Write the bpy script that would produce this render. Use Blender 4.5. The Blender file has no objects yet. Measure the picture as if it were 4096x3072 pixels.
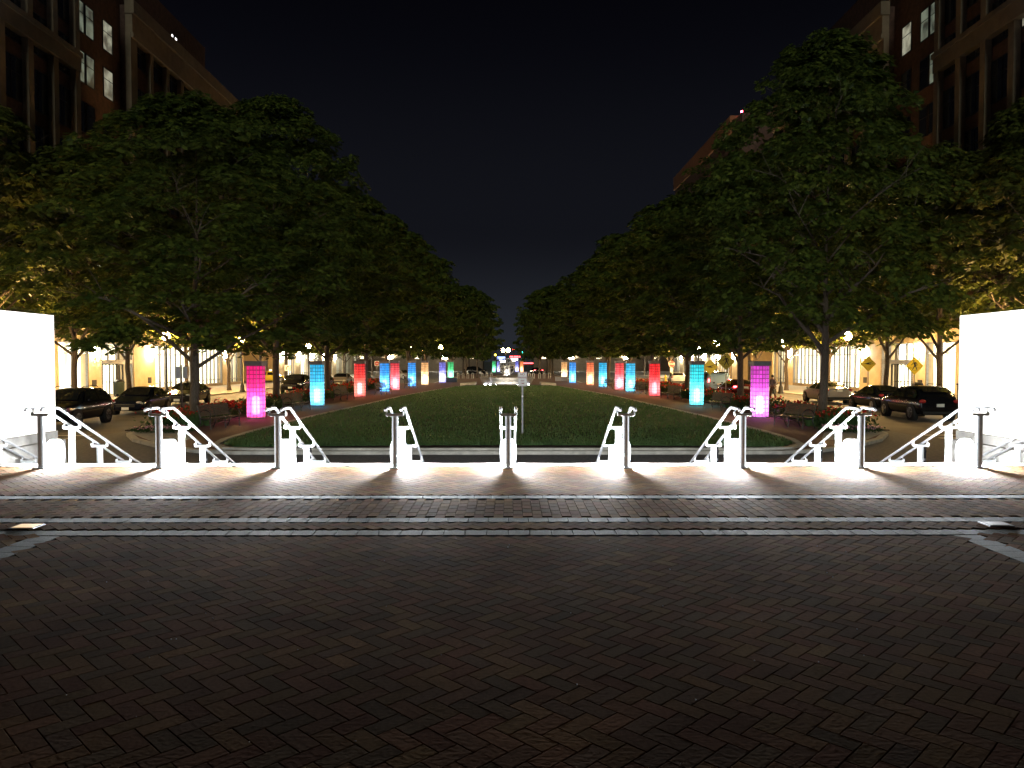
import bpy, bmesh, math, random
from mathutils import Vector, Matrix
R = math.radians
scene = bpy.context.scene
col = scene.collection
rnd = random.Random(7)

# ------------------------------------------------------------------ camera
cam_d = bpy.data.cameras.new('camera'); cam = bpy.data.objects.new('camera', cam_d); col.objects.link(cam)
cam_d.sensor_width = 36; cam_d.lens = 36 * 769 / 1024; cam_d.clip_end = 3000; cam_d.clip_start = 0.05
cam.location = (0, 0, 2.82)
cam.rotation_euler = (R(90 - 1.77), 0, R(-0.283))
scene.camera = cam

# ------------------------------------------------------------------ render settings, exposure
scene.render.engine = 'CYCLES'
cy = scene.cycles
cy.use_denoising = True
cy.max_bounces = 6; cy.diffuse_bounces = 3; cy.glossy_bounces = 3; cy.transmission_bounces = 4; cy.transparent_max_bounces = 8
cy.caustics_reflective = False; cy.caustics_refractive = False
cy.sample_clamp_indirect = 3.0
try: cy.use_light_tree = True
except Exception: pass
vs = scene.view_settings
vs.view_transform = 'Standard'; vs.look = 'None'; vs.exposure = 0; vs.gamma = 1; vs.use_curve_mapping = False

# ------------------------------------------------------------------ world: night sky with a little town glow near the horizon
w = bpy.data.worlds.new('World'); scene.world = w; w.use_nodes = True
nt = w.node_tree; nt.nodes.clear()
wo = nt.nodes.new('ShaderNodeOutputWorld')
sky = nt.nodes.new('ShaderNodeTexSky'); sky.sky_type = 'NISHITA'; sky.sun_disc = False
sky.sun_elevation = R(-8); sky.sun_rotation = R(180)
b1 = nt.nodes.new('ShaderNodeBackground'); b1.inputs[1].default_value = 0.05
nt.links.new(sky.outputs[0], b1.inputs[0])
tc = nt.nodes.new('ShaderNodeTexCoord'); sp = nt.nodes.new('ShaderNodeSeparateXYZ')
nt.links.new(tc.outputs['Generated'], sp.inputs[0])
rp = nt.nodes.new('ShaderNodeValToRGB'); rp.color_ramp.interpolation = 'EASE'
e = rp.color_ramp.elements
e[0].position = 0.0; e[0].color = (0.020, 0.0225, 0.029, 1)
e[1].position = 0.45; e[1].color = (0.0014, 0.0014, 0.0027, 1)
m_ = e.new(0.17); m_.color = (0.0058, 0.0063, 0.0092, 1)
nt.links.new(sp.outputs['Z'], rp.inputs[0])
b2 = nt.nodes.new('ShaderNodeBackground'); b2.inputs[1].default_value = 1.0
nt.links.new(rp.outputs[0], b2.inputs[0])
ad = nt.nodes.new('ShaderNodeAddShader'); nt.links.new(b1.outputs[0], ad.inputs[0]); nt.links.new(b2.outputs[0], ad.inputs[1])
nt.links.new(ad.outputs[0], wo.inputs[0])

# ------------------------------------------------------------------ the one distant lamp: dim light reaching the square from behind the viewer
sd = bpy.data.lights.new('sun', 'SUN'); sd.energy = 0.75; sd.angle = R(10); sd.color = (0.96, 1.0, 0.80)
so = bpy.data.objects.new('sun', sd); col.objects.link(so)
so.rotation_euler = (R(69), 0, 0)

# ------------------------------------------------------------------ helpers
MAT = {}
def nodes_of(name):
    m = bpy.data.materials.new(name); m.use_nodes = True
    n = m.node_tree; b = n.nodes['Principled BSDF']
    MAT[name] = m
    return m, n, b
def mat(name, c, rough=0.6, metal=0.0, var=0.18, scale=6.0, bump=0.0, spec=None, stretch=(1,1,1), c2=None, coat=0.0):
    m, n, b = nodes_of(name)
    t = n.nodes.new('ShaderNodeTexCoord'); mp = n.nodes.new('ShaderNodeMapping'); mp.inputs['Scale'].default_value = stretch
    n.links.new(t.outputs['Object'], mp.inputs[0])
    nz = n.nodes.new('ShaderNodeTexNoise'); nz.inputs['Scale'].default_value = scale; nz.inputs['Detail'].default_value = 5
    n.links.new(mp.outputs[0], nz.inputs['Vector'])
    mx = n.nodes.new('ShaderNodeMix'); mx.data_type = 'RGBA'
    a = [max(0, v * (1 - var)) for v in c]; bb = list(c2) if c2 else [v * (1 + var) for v in c]
    mx.inputs[6].default_value = (*a, 1); mx.inputs[7].default_value = (*bb, 1)
    rr = n.nodes.new('ShaderNodeMapRange'); rr.inputs[1].default_value = 0.3; rr.inputs[2].default_value = 0.7
    n.links.new(nz.outputs[0], rr.inputs[0]); n.links.new(rr.outputs[0], mx.inputs[0])
    n.links.new(mx.outputs[2], b.inputs['Base Color'])
    b.inputs['Roughness'].default_value = rough; b.inputs['Metallic'].default_value = metal
    if spec is not None: b.inputs['Specular IOR Level'].default_value = spec
    if coat: b.inputs['Coat Weight'].default_value = coat
    if bump:
        bp = n.nodes.new('ShaderNodeBump'); bp.inputs['Strength'].default_value = bump; bp.inputs['Distance'].default_value = 0.02
        n.links.new(nz.outputs[0], bp.inputs['Height']); n.links.new(bp.outputs[0], b.inputs['Normal'])
    return m
def emit(name, c, s, base=(0.8,0.8,0.8)):
    m, n, b = nodes_of(name)
    b.inputs['Base Color'].default_value = (*base, 1)
    b.inputs['Emission Color'].default_value = (*c, 1); b.inputs['Emission Strength'].default_value = s
    b.inputs['Roughness'].default_value = 0.4
    return m
def attr_mat(name, rough=0.75, bump=0.25, nscale=30, spec=0.3):
    """colour from the per-piece 'Col' attribute, broken up by noise"""
    m, n, b = nodes_of(name)
    at = n.nodes.new('ShaderNodeAttribute'); at.attribute_name = 'Col'
    t = n.nodes.new('ShaderNodeTexCoord')
    nz = n.nodes.new('ShaderNodeTexNoise'); nz.inputs['Scale'].default_value = nscale; nz.inputs['Detail'].default_value = 6
    n.links.new(t.outputs['Object'], nz.inputs['Vector'])
    rr = n.nodes.new('ShaderNodeMapRange'); rr.inputs[1].default_value = 0.25; rr.inputs[2].default_value = 0.75
    rr.inputs[3].default_value = 0.75; rr.inputs[4].default_value = 1.25
    n.links.new(nz.outputs[0], rr.inputs[0])
    n2 = n.nodes.new('ShaderNodeTexNoise'); n2.inputs['Scale'].default_value = 0.9; n2.inputs['Detail'].default_value = 4
    n.links.new(t.outputs['Object'], n2.inputs['Vector'])
    r2 = n.nodes.new('ShaderNodeMapRange'); r2.inputs[1].default_value = 0.3; r2.inputs[2].default_value = 0.7
    r2.inputs[3].default_value = 0.65; r2.inputs[4].default_value = 1.3
    n.links.new(n2.outputs[0], r2.inputs[0])
    mu = n.nodes.new('ShaderNodeMath'); mu.operation = 'MULTIPLY'; n.links.new(rr.outputs[0], mu.inputs[0]); n.links.new(r2.outputs[0], mu.inputs[1])
    vm = n.nodes.new('ShaderNodeVectorMath'); vm.operation = 'SCALE'
    n.links.new(at.outputs['Color'], vm.inputs[0]); n.links.new(mu.outputs[0], vm.inputs['Scale'])
    n.links.new(vm.outputs[0], b.inputs['Base Color'])
    b.inputs['Roughness'].default_value = rough; b.inputs['Specular IOR Level'].default_value = spec
    bp = n.nodes.new('ShaderNodeBump'); bp.inputs['Strength'].default_value = bump; bp.inputs['Distance'].default_value = 0.01
    n.links.new(nz.outputs[0], bp.inputs['Height']); n.links.new(bp.outputs[0], b.inputs['Normal'])
    return m

class MB:
    def __init__(s): s.v = []; s.f = []; s.c = []; s.mi = []; s.cur = 0; s.curc = None
    def quad(s, *p):
        i = len(s.v); s.v += [tuple(q) for q in p]; s.f.append(tuple(range(i, i + len(p)))); s.mi.append(s.cur)
        if s.curc is not None: s.c.append((s.curc, len(p)))
        return s
    def faces(s, vs_, fs):
        i = len(s.v); s.v += [tuple(q) for q in vs_]
        for f in fs:
            s.f.append(tuple(i + k for k in f)); s.mi.append(s.cur)
            if s.curc is not None: s.c.append((s.curc, len(f)))
        return s
    def box(s, x0, x1, y0, y1, z0, z1):
        x0, x1 = sorted((x0, x1)); y0, y1 = sorted((y0, y1)); z0, z1 = sorted((z0, z1))
        V = [(x0,y0,z0),(x1,y0,z0),(x1,y1,z0),(x0,y1,z0),(x0,y0,z1),(x1,y0,z1),(x1,y1,z1),(x0,y1,z1)]
        return s.faces(V, [(0,3,2,1),(4,5,6,7),(0,1,5,4),(1,2,6,5),(2,3,7,6),(3,0,4,7)])
    def cbox(s, c, d): return s.box(c[0]-d[0]/2, c[0]+d[0]/2, c[1]-d[1]/2, c[1]+d[1]/2, c[2]-d[2]/2, c[2]+d[2]/2)
    def tube(s, pts, rs, n=8, cap=True):
        pts = [Vector(p) for p in pts]
        if not hasattr(rs, '__len__'): rs = [rs] * len(pts)
        V = []; 
        prev = None
        for k, p in enumerate(pts):
            d = (pts[min(k+1, len(pts)-1)] - pts[max(k-1, 0)]).normalized()
            if prev is None:
                a = d.cross(Vector((0,0,1)))
                if a.length < 0.05: a = d.cross(Vector((1,0,0)))
            else: a = prev - d * prev.dot(d)
            a.normalize(); prev = a; b = d.cross(a)
            for q in range(n):
                t = 2*math.pi*q/n; V.append(p + (a*math.cos(t) + b*math.sin(t)) * rs[k])
        F = []
        for k in range(len(pts)-1):
            for q in range(n):
                q2 = (q+1) % n; F.append((k*n+q, k*n+q2, (k+1)*n+q2, (k+1)*n+q))
        if cap: F.append(tuple(range(n-1, -1, -1))); F.append(tuple((len(pts)-1)*n + q for q in range(n)))
        return s.faces(V, F)
    def lathe(s, prof, n=16, c=(0,0,0), axis='z'):
        V = []
        for (r, z) in prof:
            for q in range(n):
                t = 2*math.pi*q/n
                a, b = r*math.cos(t), r*math.sin(t)
                V.append((c[0]+a, c[1]+b, c[2]+z) if axis == 'z' else ((c[0]+z, c[1]+a, c[2]+b) if axis == 'x' else (c[0]+a, c[1]+z, c[2]+b)))
        F = []
        for k in range(len(prof)-1):
            for q in range(n):
                q2 = (q+1) % n; F.append((k*n+q, k*n+q2, (k+1)*n+q2, (k+1)*n+q))
        if prof[0][0] > 1e-6: F.append(tuple(range(n-1, -1, -1)))
        if prof[-1][0] > 1e-6: F.append(tuple((len(prof)-1)*n + q for q in range(n)))
        return s.faces(V, F)
    def prism(s, poly, z0, z1):
        n = len(poly); V = [(p[0], p[1], z0) for p in poly] + [(p[0], p[1], z1) for p in poly]
        F = [tuple(range(n-1, -1, -1)), tuple(range(n, 2*n))] + [(k, (k+1) % n, n+(k+1) % n, n+k) for k in range(n)]
        return s.faces(V, F)
    def plate(s, poly, y0, y1):          # polygon in x-z, thickness along y
        n = len(poly); V = [(p[0], y0, p[1]) for p in poly] + [(p[0], y1, p[1]) for p in poly]
        F = [tuple(range(n)), tuple(range(2*n-1, n-1, -1))] + [((k+1) % n, k, n+k, n+(k+1) % n) for k in range(n)]
        return s.faces(V, F)
    def sphere(s, c, r, n=12, m=8, sc=(1,1,1)):
        V = []
        for i in range(m+1):
            ph = math.pi*i/m
            for q in range(n):
                t = 2*math.pi*q/n
                V.append((c[0]+sc[0]*r*math.sin(ph)*math.cos(t), c[1]+sc[1]*r*math.sin(ph)*math.sin(t), c[2]+sc[2]*r*math.cos(ph)))
        F = [(i*n+q, (i+1)*n+q, (i+1)*n+(q+1) % n, i*n+(q+1) % n) for i in range(m) for q in range(n)]
        return s.faces(V, F)
    def build(s, name, m, parent=None, loc=None, rotz=0, smooth=False, bevel=0, weld=False):
        me = bpy.data.meshes.new(name); me.from_pydata(s.v, [], s.f)
        ms = m if isinstance(m, (list, tuple)) else [m]
        for q in ms: me.materials.append(q)
        if len(ms) > 1: me.polygons.foreach_set('material_index', s.mi)
        if s.c:
            ca = me.color_attributes.new('Col', 'FLOAT_COLOR', 'CORNER'); d = []
            for (c, k) in s.c: d += [c[0], c[1], c[2], 1.0] * k
            ca.data.foreach_set('color', d)
        me.update()
        if smooth or weld:
            bm = bmesh.new(); bm.from_mesh(me); bmesh.ops.remove_doubles(bm, verts=bm.verts, dist=1e-5); bm.to_mesh(me); bm.free()
        if smooth:
            me.polygons.foreach_set('use_smooth', [True]*len(me.polygons))
            try: me.set_sharp_from_angle(angle=R(50))
            except Exception: pass
        o = bpy.data.objects.new(name, me); col.objects.link(o)
        if parent: o.parent = parent
        if loc: o.location = loc
        if rotz: o.rotation_euler.z = rotz
        if bevel:
            bv = o.modifiers.new('bevel', 'BEVEL'); bv.width = bevel; bv.segments = 2; bv.limit_method = 'ANGLE'
        return o
def tag(o, label=None, cat=None, group=None, kind=None):
    if label: o['label'] = label
    if cat: o['category'] = cat
    if group: o['group'] = group
    if kind: o['kind'] = kind
    return o
def thing(name, label, cat, loc=(0,0,0), rotz=0, group=None):
    o = bpy.data.objects.new(name, None); col.objects.link(o); o.location = loc; o.rotation_euler.z = rotz
    o.empty_display_size = 0.2
    return tag(o, label, cat, group)
def copy_tree(o, parent=None):
    c = o.copy(); col.objects.link(c); c.parent = parent
    for ch in list(o.children): copy_tree(ch, c)
    return c
def place_copy(src, loc, rotz, label, scale=None):
    c = copy_tree(src); c.location = loc; c.rotation_euler.z = rotz; c['label'] = label
    if scale: c.scale = scale
    return c
def text_part(s, size, m, parent, loc, rot=(R(90),0,0), name='lettering', bold=0.0, sx=1.0):
    cu = bpy.data.curves.new(name, 'FONT'); cu.body = s; cu.size = size; cu.align_x = 'CENTER'; cu.align_y = 'CENTER'; cu.extrude = 0.002; cu.offset = bold
    t = bpy.data.objects.new(name, cu); col.objects.link(t)
    dg = bpy.context.evaluated_depsgraph_get(); me = bpy.data.meshes.new_from_object(t.evaluated_get(dg))
    bpy.data.objects.remove(t)
    me.materials.clear(); me.materials.append(m)
    o = bpy.data.objects.new(name, me); col.objects.link(o); o.parent = parent; o.location = loc; o.rotation_euler = rot; o.scale = (sx, 1, 1)
    return o

# ------------------------------------------------------------------ materials
BR = attr_mat('clay_paver', rough=1.0, bump=0.12, nscale=45, spec=0.03)
mat('mortar', (0.060,0.046,0.036), 0.9, scale=30)
mat('asphalt', (0.115,0.120,0.125), 0.9, var=0.3, scale=9, bump=0.3, c2=(0.165,0.168,0.170))
mat('street_surface', (0.085,0.078,0.068), 0.8, var=0.3, scale=0.6, bump=0.1)
mat('concrete', (0.40,0.385,0.35), 0.8, scale=5, bump=0.15)
mat('kerb_concrete', (0.46,0.44,0.38), 0.8, scale=4, bump=0.2, var=0.25)
mat('sidewalk', (0.30,0.27,0.22), 0.8, scale=2, var=0.2)
mat('brick_walk', (0.15,0.075,0.055), 0.8, scale=14, var=0.35, bump=0.3)
mat('soil', (0.05,0.032,0.022), 0.95, scale=12, bump=0.6)
mat('turf', (0.034,0.080,0.022), 0.9, scale=0.35, var=0.4, bump=0.8, c2=(0.056,0.100,0.026))
mat('steel', (0.48,0.49,0.50), 0.35, 0.5, var=0.08, scale=25)
mat('steel_satin', (0.78,0.82,0.82), 0.38, 0.55, var=0.1, scale=20)
mat('black_metal', (0.02,0.02,0.022), 0.4, 0.3, var=0.2, scale=20)
mat('grey_metal', (0.22,0.22,0.23), 0.45, 0.6, var=0.2, scale=14)
mat('rust_metal', (0.11,0.065,0.04), 0.6, 0.4, var=0.4, scale=10)
mat('bark', (0.085,0.066,0.050), 0.95, scale=9, var=0.45, bump=1.0, stretch=(4,4,0.8))
mat('brick', (0.085,0.045,0.036), 0.85, scale=3, var=0.35, bump=0.2)
mat('stone', (0.22,0.17,0.12), 0.8, scale=1.5, var=0.15, bump=0.1)
mat('stone_warm', (0.52,0.42,0.28), 0.8, scale=1.2, var=0.15, bump=0.1)
mat('dark_glass', (0.012,0.016,0.03), 0.08, 0.0, var=0.3, scale=2, spec=0.6)
mat('rubber', (0.012,0.012,0.012), 0.8, scale=20)
mat('alloy', (0.35,0.35,0.36), 0.3, 0.8, scale=20)
mat('plate_white', (0.7,0.7,0.66), 0.5, scale=20, var=0.05)
mat('chrome', (0.7,0.7,0.7), 0.15, 1.0, var=0.05)
mat('car_glass', (0.010,0.011,0.013), 0.04, 0.0, var=0.1, spec=0.9)
mat('wood_slat', (0.055,0.038,0.028), 0.6, scale=12, var=0.3, stretch=(1,8,8))
mat('skin', (0.35,0.21,0.15), 0.6, scale=10, var=0.08)
mat('hair', (0.015,0.012,0.010), 0.6, scale=40)
mat('jacket', (0.16,0.14,0.15), 0.85, scale=25)
mat('shirt_dark', (0.09,0.04,0.06), 0.85, scale=25)
mat('trousers', (0.13,0.085,0.05), 0.9, scale=25)
mat('shoe', (0.03,0.025,0.02), 0.6, scale=20)
mat('bag_fabric', (0.025,0.030,0.028), 0.8, scale=30)
mat('sign_white', (0.72,0.72,0.72), 0.5, var=0.05, scale=6)
mat('sign_red', (0.42,0.03,0.03), 0.5, var=0.1, scale=6)
mat('sign_letter_red', (0.30,0.07,0.09), 0.5, var=0.1, scale=6)
mat('sign_yellow', (0.80,0.60,0.02), 0.5, var=0.12, scale=3)
mat('sign_lime', (0.42,0.40,0.05), 0.5, var=0.12, scale=3)
mat('sign_black', (0.015,0.015,0.015), 0.6, var=0.1)
mat('hydrant_yellow', (0.75,0.55,0.03), 0.5, var=0.15)
mat('bin_green', (0.02,0.035,0.03), 0.5, var=0.2)
mat('column_cap', (0.20,0.19,0.20), 0.55, 0.2, var=0.12, scale=6)
mat('dark_granite', (0.10,0.10,0.105), 0.5, scale=6, var=0.25)
mat('stone_lit_orange', (0.26,0.115,0.055), 0.8, scale=1.2, var=0.15)  # parapet stone with the orange light on it painted into its colour
mat('water', (0.03,0.04,0.045), 0.05, spec=0.8)
def paint(name, c, coat=1.0, metal=0.3):
    m = mat(name, c, 0.13, 0.0, var=0.03, spec=0.35); return m
paint('paint_black', (0.006,0.006,0.008)); paint('paint_navy', (0.006,0.008,0.016)); paint('paint_grey', (0.022,0.020,0.017))
paint('paint_silver', (0.26,0.24,0.22)); paint('paint_white', (0.7,0.7,0.72)); paint('paint_yellow', (0.75,0.60,0.08), metal=0)
paint('paint_maroon', (0.10,0.012,0.012)); paint('paint_blue', (0.25,0.42,0.65))
emit('lamp_sodium', (1.0,0.58,0.19), 1700); emit('lamp_sodium_far', (1.0,0.62,0.25), 140); emit('lamp_sodium_mid', (1.0,0.58,0.19), 550)
emit('lamp_white', (1.0,0.85,0.62), 700)
emit('sconce_glow', (1.0,0.88,0.64), 420)
emit('tail_lit', (1.0,0.03,0.04), 30); emit('tail_off', (1.0,0.02,0.02), 0.03, (0.25,0.01,0.01))
emit('head_off', (1,1,1), 0.0, (0.5,0.5,0.5))
emit('led_white', (0.92,0.96,1.0), 60)
emit('plate_glow', (1.0,0.66,0.30), 0.75, (0.3,0.3,0.3))
emit('beacon_red', (1.0,0.04,0.08), 60)
emit('signal_red', (1.0,0.06,0.04), 40); emit('signal_green', (0.05,1.0,0.75), 25); emit('signal_amber', (1.0,0.75,0.05), 12)
emit('neon_blue', (0.25,0.35,1.0), 3.0); emit('neon_white', (1.0,0.95,0.95), 5.0); emit('neon_red', (1.0,0.05,0.06), 8.0)
emit('taxi_glow', (1.0,0.8,0.5), 3.0)
def leaf_mat(name, a, b_, tr=0.35):
    m, n, p = nodes_of(name)
    out = n.nodes['Material Output']
    g = n.nodes.new('ShaderNodeNewGeometry')
    mx = n.nodes.new('ShaderNodeMix'); mx.data_type = 'RGBA'; mx.inputs[6].default_value = (*a,1); mx.inputs[7].default_value = (*b_,1)
    n.links.new(g.outputs['Random Per Island'], mx.inputs[0]); n.links.new(mx.outputs[2], p.inputs['Base Color'])
    p.inputs['Roughness'].default_value = 0.5; p.inputs['Specular IOR Level'].default_value = 0.35
    t = n.nodes.new('ShaderNodeBsdfTranslucent'); n.links.new(mx.outputs[2], t.inputs[0])
    ms = n.nodes.new('ShaderNodeMixShader'); ms.inputs[0].default_value = tr
    n.links.new(p.outputs[0], ms.inputs[1]); n.links.new(t.outputs[0], ms.inputs[2]); n.links.new(ms.outputs[0], out.inputs[0])
    return m
leaf_mat('leaves', (0.026,0.052,0.010), (0.125,0.160,0.026))
leaf_mat('leaves_outer', (0.050,0.075,0.014), (0.120,0.130,0.025))
leaf_mat('bed_leaves', (0.020,0.055,0.015), (0.045,0.090,0.020), 0.2)
leaf_mat('red_petals', (0.22,0.008,0.008), (0.48,0.020,0.012), 0.25)
leaf_mat('pink_petals', (0.55,0.25,0.35), (0.70,0.40,0.50), 0.25)
leaf_mat('blades', (0.042,0.095,0.026), (0.070,0.135,0.036), 0.25)
# lit glazing: bright interior behind vertical blinds
def lit_glass(name, c, s, lo=0.35, sc=(0.2,1.7,0.12)):
    m, n, b = nodes_of(name)
    t = n.nodes.new('ShaderNodeTexCoord'); mp = n.nodes.new('ShaderNodeMapping'); mp.inputs['Scale'].default_value = sc
    n.links.new(t.outputs['Object'], mp.inputs[0])
    nz = n.nodes.new('ShaderNodeTexNoise'); nz.inputs['Scale'].default_value = 1.6; nz.inputs['Detail'].default_value = 3
    n.links.new(mp.outputs[0], nz.inputs['Vector'])
    rr = n.nodes.new('ShaderNodeMapRange'); rr.inputs[1].default_value = 0.38; rr.inputs[2].default_value = 0.62; rr.inputs[3].default_value = lo*s; rr.inputs[4].default_value = s
    n.links.new(nz.outputs[0], rr.inputs[0])
    b.inputs['Base Color'].default_value = (0.3,0.3,0.3,1); b.inputs['Emission Color'].default_value = (*c,1)
    n.links.new(rr.outputs[0], b.inputs['Emission Strength']); b.inputs['Roughness'].default_value = 0.15
    return m
lit_glass('lobby_light', (1.0,0.92,0.64), 4.6, 0.25)
lit_glass('lobby_dim', (0.85,0.80,0.50), 1.3, 0.25)
lit_glass('office_light', (0.80,0.95,0.70), 0.17, 0.12, (0.5,0.9,0.8))
lit_glass('office_bright', (0.95,0.95,0.70), 0.34, 0.2, (0.5,0.9,0.8))
# ================================================================== THE SETTING
ZP = 1.22          # level of the upper square above the park
ZI = 0.10          # level of the kerbed island and pavements

def struct(name, mb, m, **k): return tag(mb.build(name, m, **k), kind='structure')

# ground sheet to the horizon, street sheets, pavements
g = MB(); g.quad((-900,-300,0),(900,-300,0),(900,1500,0),(-900,1500,0)); struct('ground', g, MAT['asphalt'])
g = MB()
for s in (-1,1): g.box(s*23.4, s*45, 14.0, 91.0, 0.004, ZI); g.box(s*23.4, s*45, 103.0, 190.0, 0.004, ZI)
struct('pavement', g, MAT['sidewalk'])
g = MB()
for s in (-1,1): g.quad(*( [(15.2,23.0,0.004),(23.39,23.0,0.004),(23.39,190,0.004),(15.2,190,0.004)] if s>0 else [(-23.39,23.0,0.004),(-15.2,23.0,0.004),(-15.2,190,0.004),(-23.39,190,0.004)] ))
struct('side_street', g, MAT['street_surface'])
# painted lines
mat('road_paint', (0.55,0.53,0.45), 0.8, var=0.3, scale=8)
g = MB()
for s in (-1,1):
    for y in (27.5,28.6): g.box(s*15.6, s*23.2, y, y+0.3, 0.008, 0.009)
    g.box(s*(15.45), s*15.6, 32, 88, 0.008, 0.009)
struct('road_markings', g, MAT['road_paint'])
# faintly lighter kerb edge of both pavements
def kerb_strip(pts, wdt, z0, z1, name):
    g = MB(); n = len(pts)
    P = [Vector((p[0], p[1], 0)) for p in pts]; off = []
    for i in range(n):
        a = P[max(i-1,0)]; b = P[min(i+1,n-1)]
        if (P[0]-P[-1]).length < 1e-6 and i in (0,n-1): a = P[-2]; b = P[1]
        d = (b-a).normalized(); off.append(Vector((-d.y, d.x, 0)) * wdt)
    P = [p + o.normalized()*(-0.006) for p, o in zip(P, off)]
    for i in range(n-1):
        a, b, c, d = P[i], P[i+1], P[i+1]+off[i+1], P[i]+off[i]
        g.quad(*[(p.x,p.y,z1) for p in (a,b,c,d)])
        g.quad((a.x,a.y,z0),(b.x,b.y,z0),(b.x,b.y,z1),(a.x,a.y,z1))
        g.quad((c.x,c.y,z0),(d.x,d.y,z0),(d.x,d.y,z1),(c.x,c.y,z1))
    return struct(name, g, MAT['kerb_concrete'])
# island outline (left half then mirrored)
half = [(0,22.9),(-4,22.9),(-8.2,22.95),(-9.6,23.4),(-11.2,24.6),(-13.0,26.6),(-14.2,28.6),(-15.0,31.5),(-15.2,35),(-15.2,88),(-14,91),(-9,93),(-9,150),(0,150)]
isl = half + [(-x,y) for x,y in reversed(half[1:-1])]
g = MB(); g.prism(isl, 0.004, ZI); struct('island_paving', g, MAT['brick_walk'])
kerb_strip([(x,y) for x,y in (isl+[isl[0]])], -0.22, 0.0, ZI+0.004, 'island_kerb')
# pale landings at the two front corners of the island
for s in (-1,1):
    g = MB(); g.prism([(s*x,y) for x,y in [(11.6,25.3),(14.0,28.6),(14.9,31.0),(13.2,30.4),(11.8,28.6),(10.9,26.6)]][::s], ZI+0.001, ZI+0.008); struct('corner_landing', g, MAT['concrete'])
# lawn
lw = [(-7.6,23.35),(-8.6,23.6),(-9.2,24.4),(-9.5,26),(-9.55,29),(-9.3,36.6),(-8.7,44.6),(-7.9,57),(-6.6,68),(-5.2,78),(-4.6,82.5)]
lawn = lw + [(-x,y) for x,y in reversed(lw)]
kerb_strip(lawn[::-1]+[lawn[-1]], -0.225, ZI-0.02, ZI+0.07, 'lawn_kerb')
def inset(poly, d):
    n = len(poly); out = []
    for i in range(n):
        a, b, c = Vector(poly[i-1]), Vector(poly[i]), Vector(poly[(i+1)%n])
        t = ((c-b).normalized() + (b-a).normalized()).normalized(); out.append((b.x + t.y*d, b.y - t.x*d))
    return out
li = [(x*(1-0.02), y) for x,y in lawn]
g = MB()
# lawn surface: rows so that it can swell softly
rows = 40
def lawn_hw(y):
    for (x0,y0),(x1,y1) in zip(lw, lw[1:]):
        if y0 <= y <= y1: return -(x0 + (x1-x0)*(y-y0)/(y1-y0))
    return 0
ys = [23.5,23.6,23.9,24.4] + [24.4+ (82.4-24.4)*(i/rows) for i in range(1,rows+1)]
def lawn_z(x,y,h): return ZI+0.065+0.05*max(0,1-(x/h)**2)
for y0,y1 in zip(ys, ys[1:]):
    h0, h1 = max(0.2,lawn_hw(y0))-0.12, max(0.2,lawn_hw(y1))-0.12
    for k in range(12):
        a, b = -1+2*k/12, -1+2*(k+1)/12
        g.quad((a*h0,y0,lawn_z(a*h0,y0,h0)),(b*h0,y0,lawn_z(b*h0,y0,h0)),(b*h1,y1,lawn_z(b*h1,y1,h1)),(a*h1,y1,lawn_z(a*h1,y1,h1)))
struct('lawn_ground', g, MAT['turf'], smooth=True)
g = MB(); r = random.Random(3)
for i in range(52000):
    y = 23.55 + (r.random()**2.2) * 55; h = lawn_hw(y) - 0.15
    x = r.uniform(-h, h); z = lawn_z(x,y,h) - 0.005
    sc = 1 + (y-23)/30; a = r.uniform(0, math.pi); dx, dy = math.cos(a)*0.022*sc, math.sin(a)*0.022*sc
    hh = r.uniform(0.05, 0.11)*(1.25 if y < 24.6 else 1); lx, ly = r.uniform(-.03,.03), r.uniform(-.03,.03)
    g.quad((x-dx,y-dy,z),(x+dx,y+dy,z),(x+lx,y+ly,z+hh))
tag(g.build('lawn_grass', MAT['blades']), 'short green grass covering the long oval lawn behind the street', 'grass', kind='stuff')
# planting bed soil strips
g = MB()
for s in (-1,1): g.box(s*12.6, s*14.7, 29.5, 88, ZI+0.002, ZI+0.05)
struct('bed_soil', g, MAT['soil'])

# ------------------------------------------------------------------ upper square
g = MB(); g.box(-30, 30, -8, 11.555, 0.0, ZP-0.012); struct('square_base', g, MAT['mortar'])
pv = MB(); r = random.Random(11)
W_ = 0.1; GAP = 0.0016
PAL = [(0.152,0.088,0.052),(0.134,0.083,0.052),(0.160,0.102,0.052),(0.118,0.082,0.056),(0.142,0.097,0.047),(0.138,0.073,0.046),(0.112,0.084,0.052)]
def brick(cx, cy, L, B, ang, zt, colr, b=0.0020):
    ca, sa = math.cos(ang), math.sin(ang)
    tx, ty = r.gauss(0,0.0006), r.gauss(0,0.0006); zt = zt + r.gauss(0,0.0001)
    def P(u,v,z): return (cx+u*ca-v*sa, cy+u*sa+v*ca, z + (u*tx + v*ty if z > ZP-0.010 else 0))
    l, h = L/2-GAP, B/2-GAP
    o = [P(-l,-h,ZP-0.014),P(l,-h,ZP-0.014),P(l,h,ZP-0.014),P(-l,h,ZP-0.014),P(-l,-h,zt-b),P(l,-h,zt-b),P(l,h,zt-b),P(-l,h,zt-b),P(-l+b,-h+b,zt),P(l-b,-h+b,zt),P(l-b,h-b,zt),P(-l+b,h-b,zt)]
    pv.curc = colr
    pv.faces(o, [(8,9,10,11),(4,5,9,8),(5,6,10,9),(6,7,11,10),(7,4,8,11),(0,1,5,4),(1,2,6,5),(2,3,7,6),(3,0,4,7)])
def bc():
    c = r.choice(PAL); k = r.uniform(0.80,1.20); return (c[0]*k*1.22, c[1]*k*1.12, c[2]*k)
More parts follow.
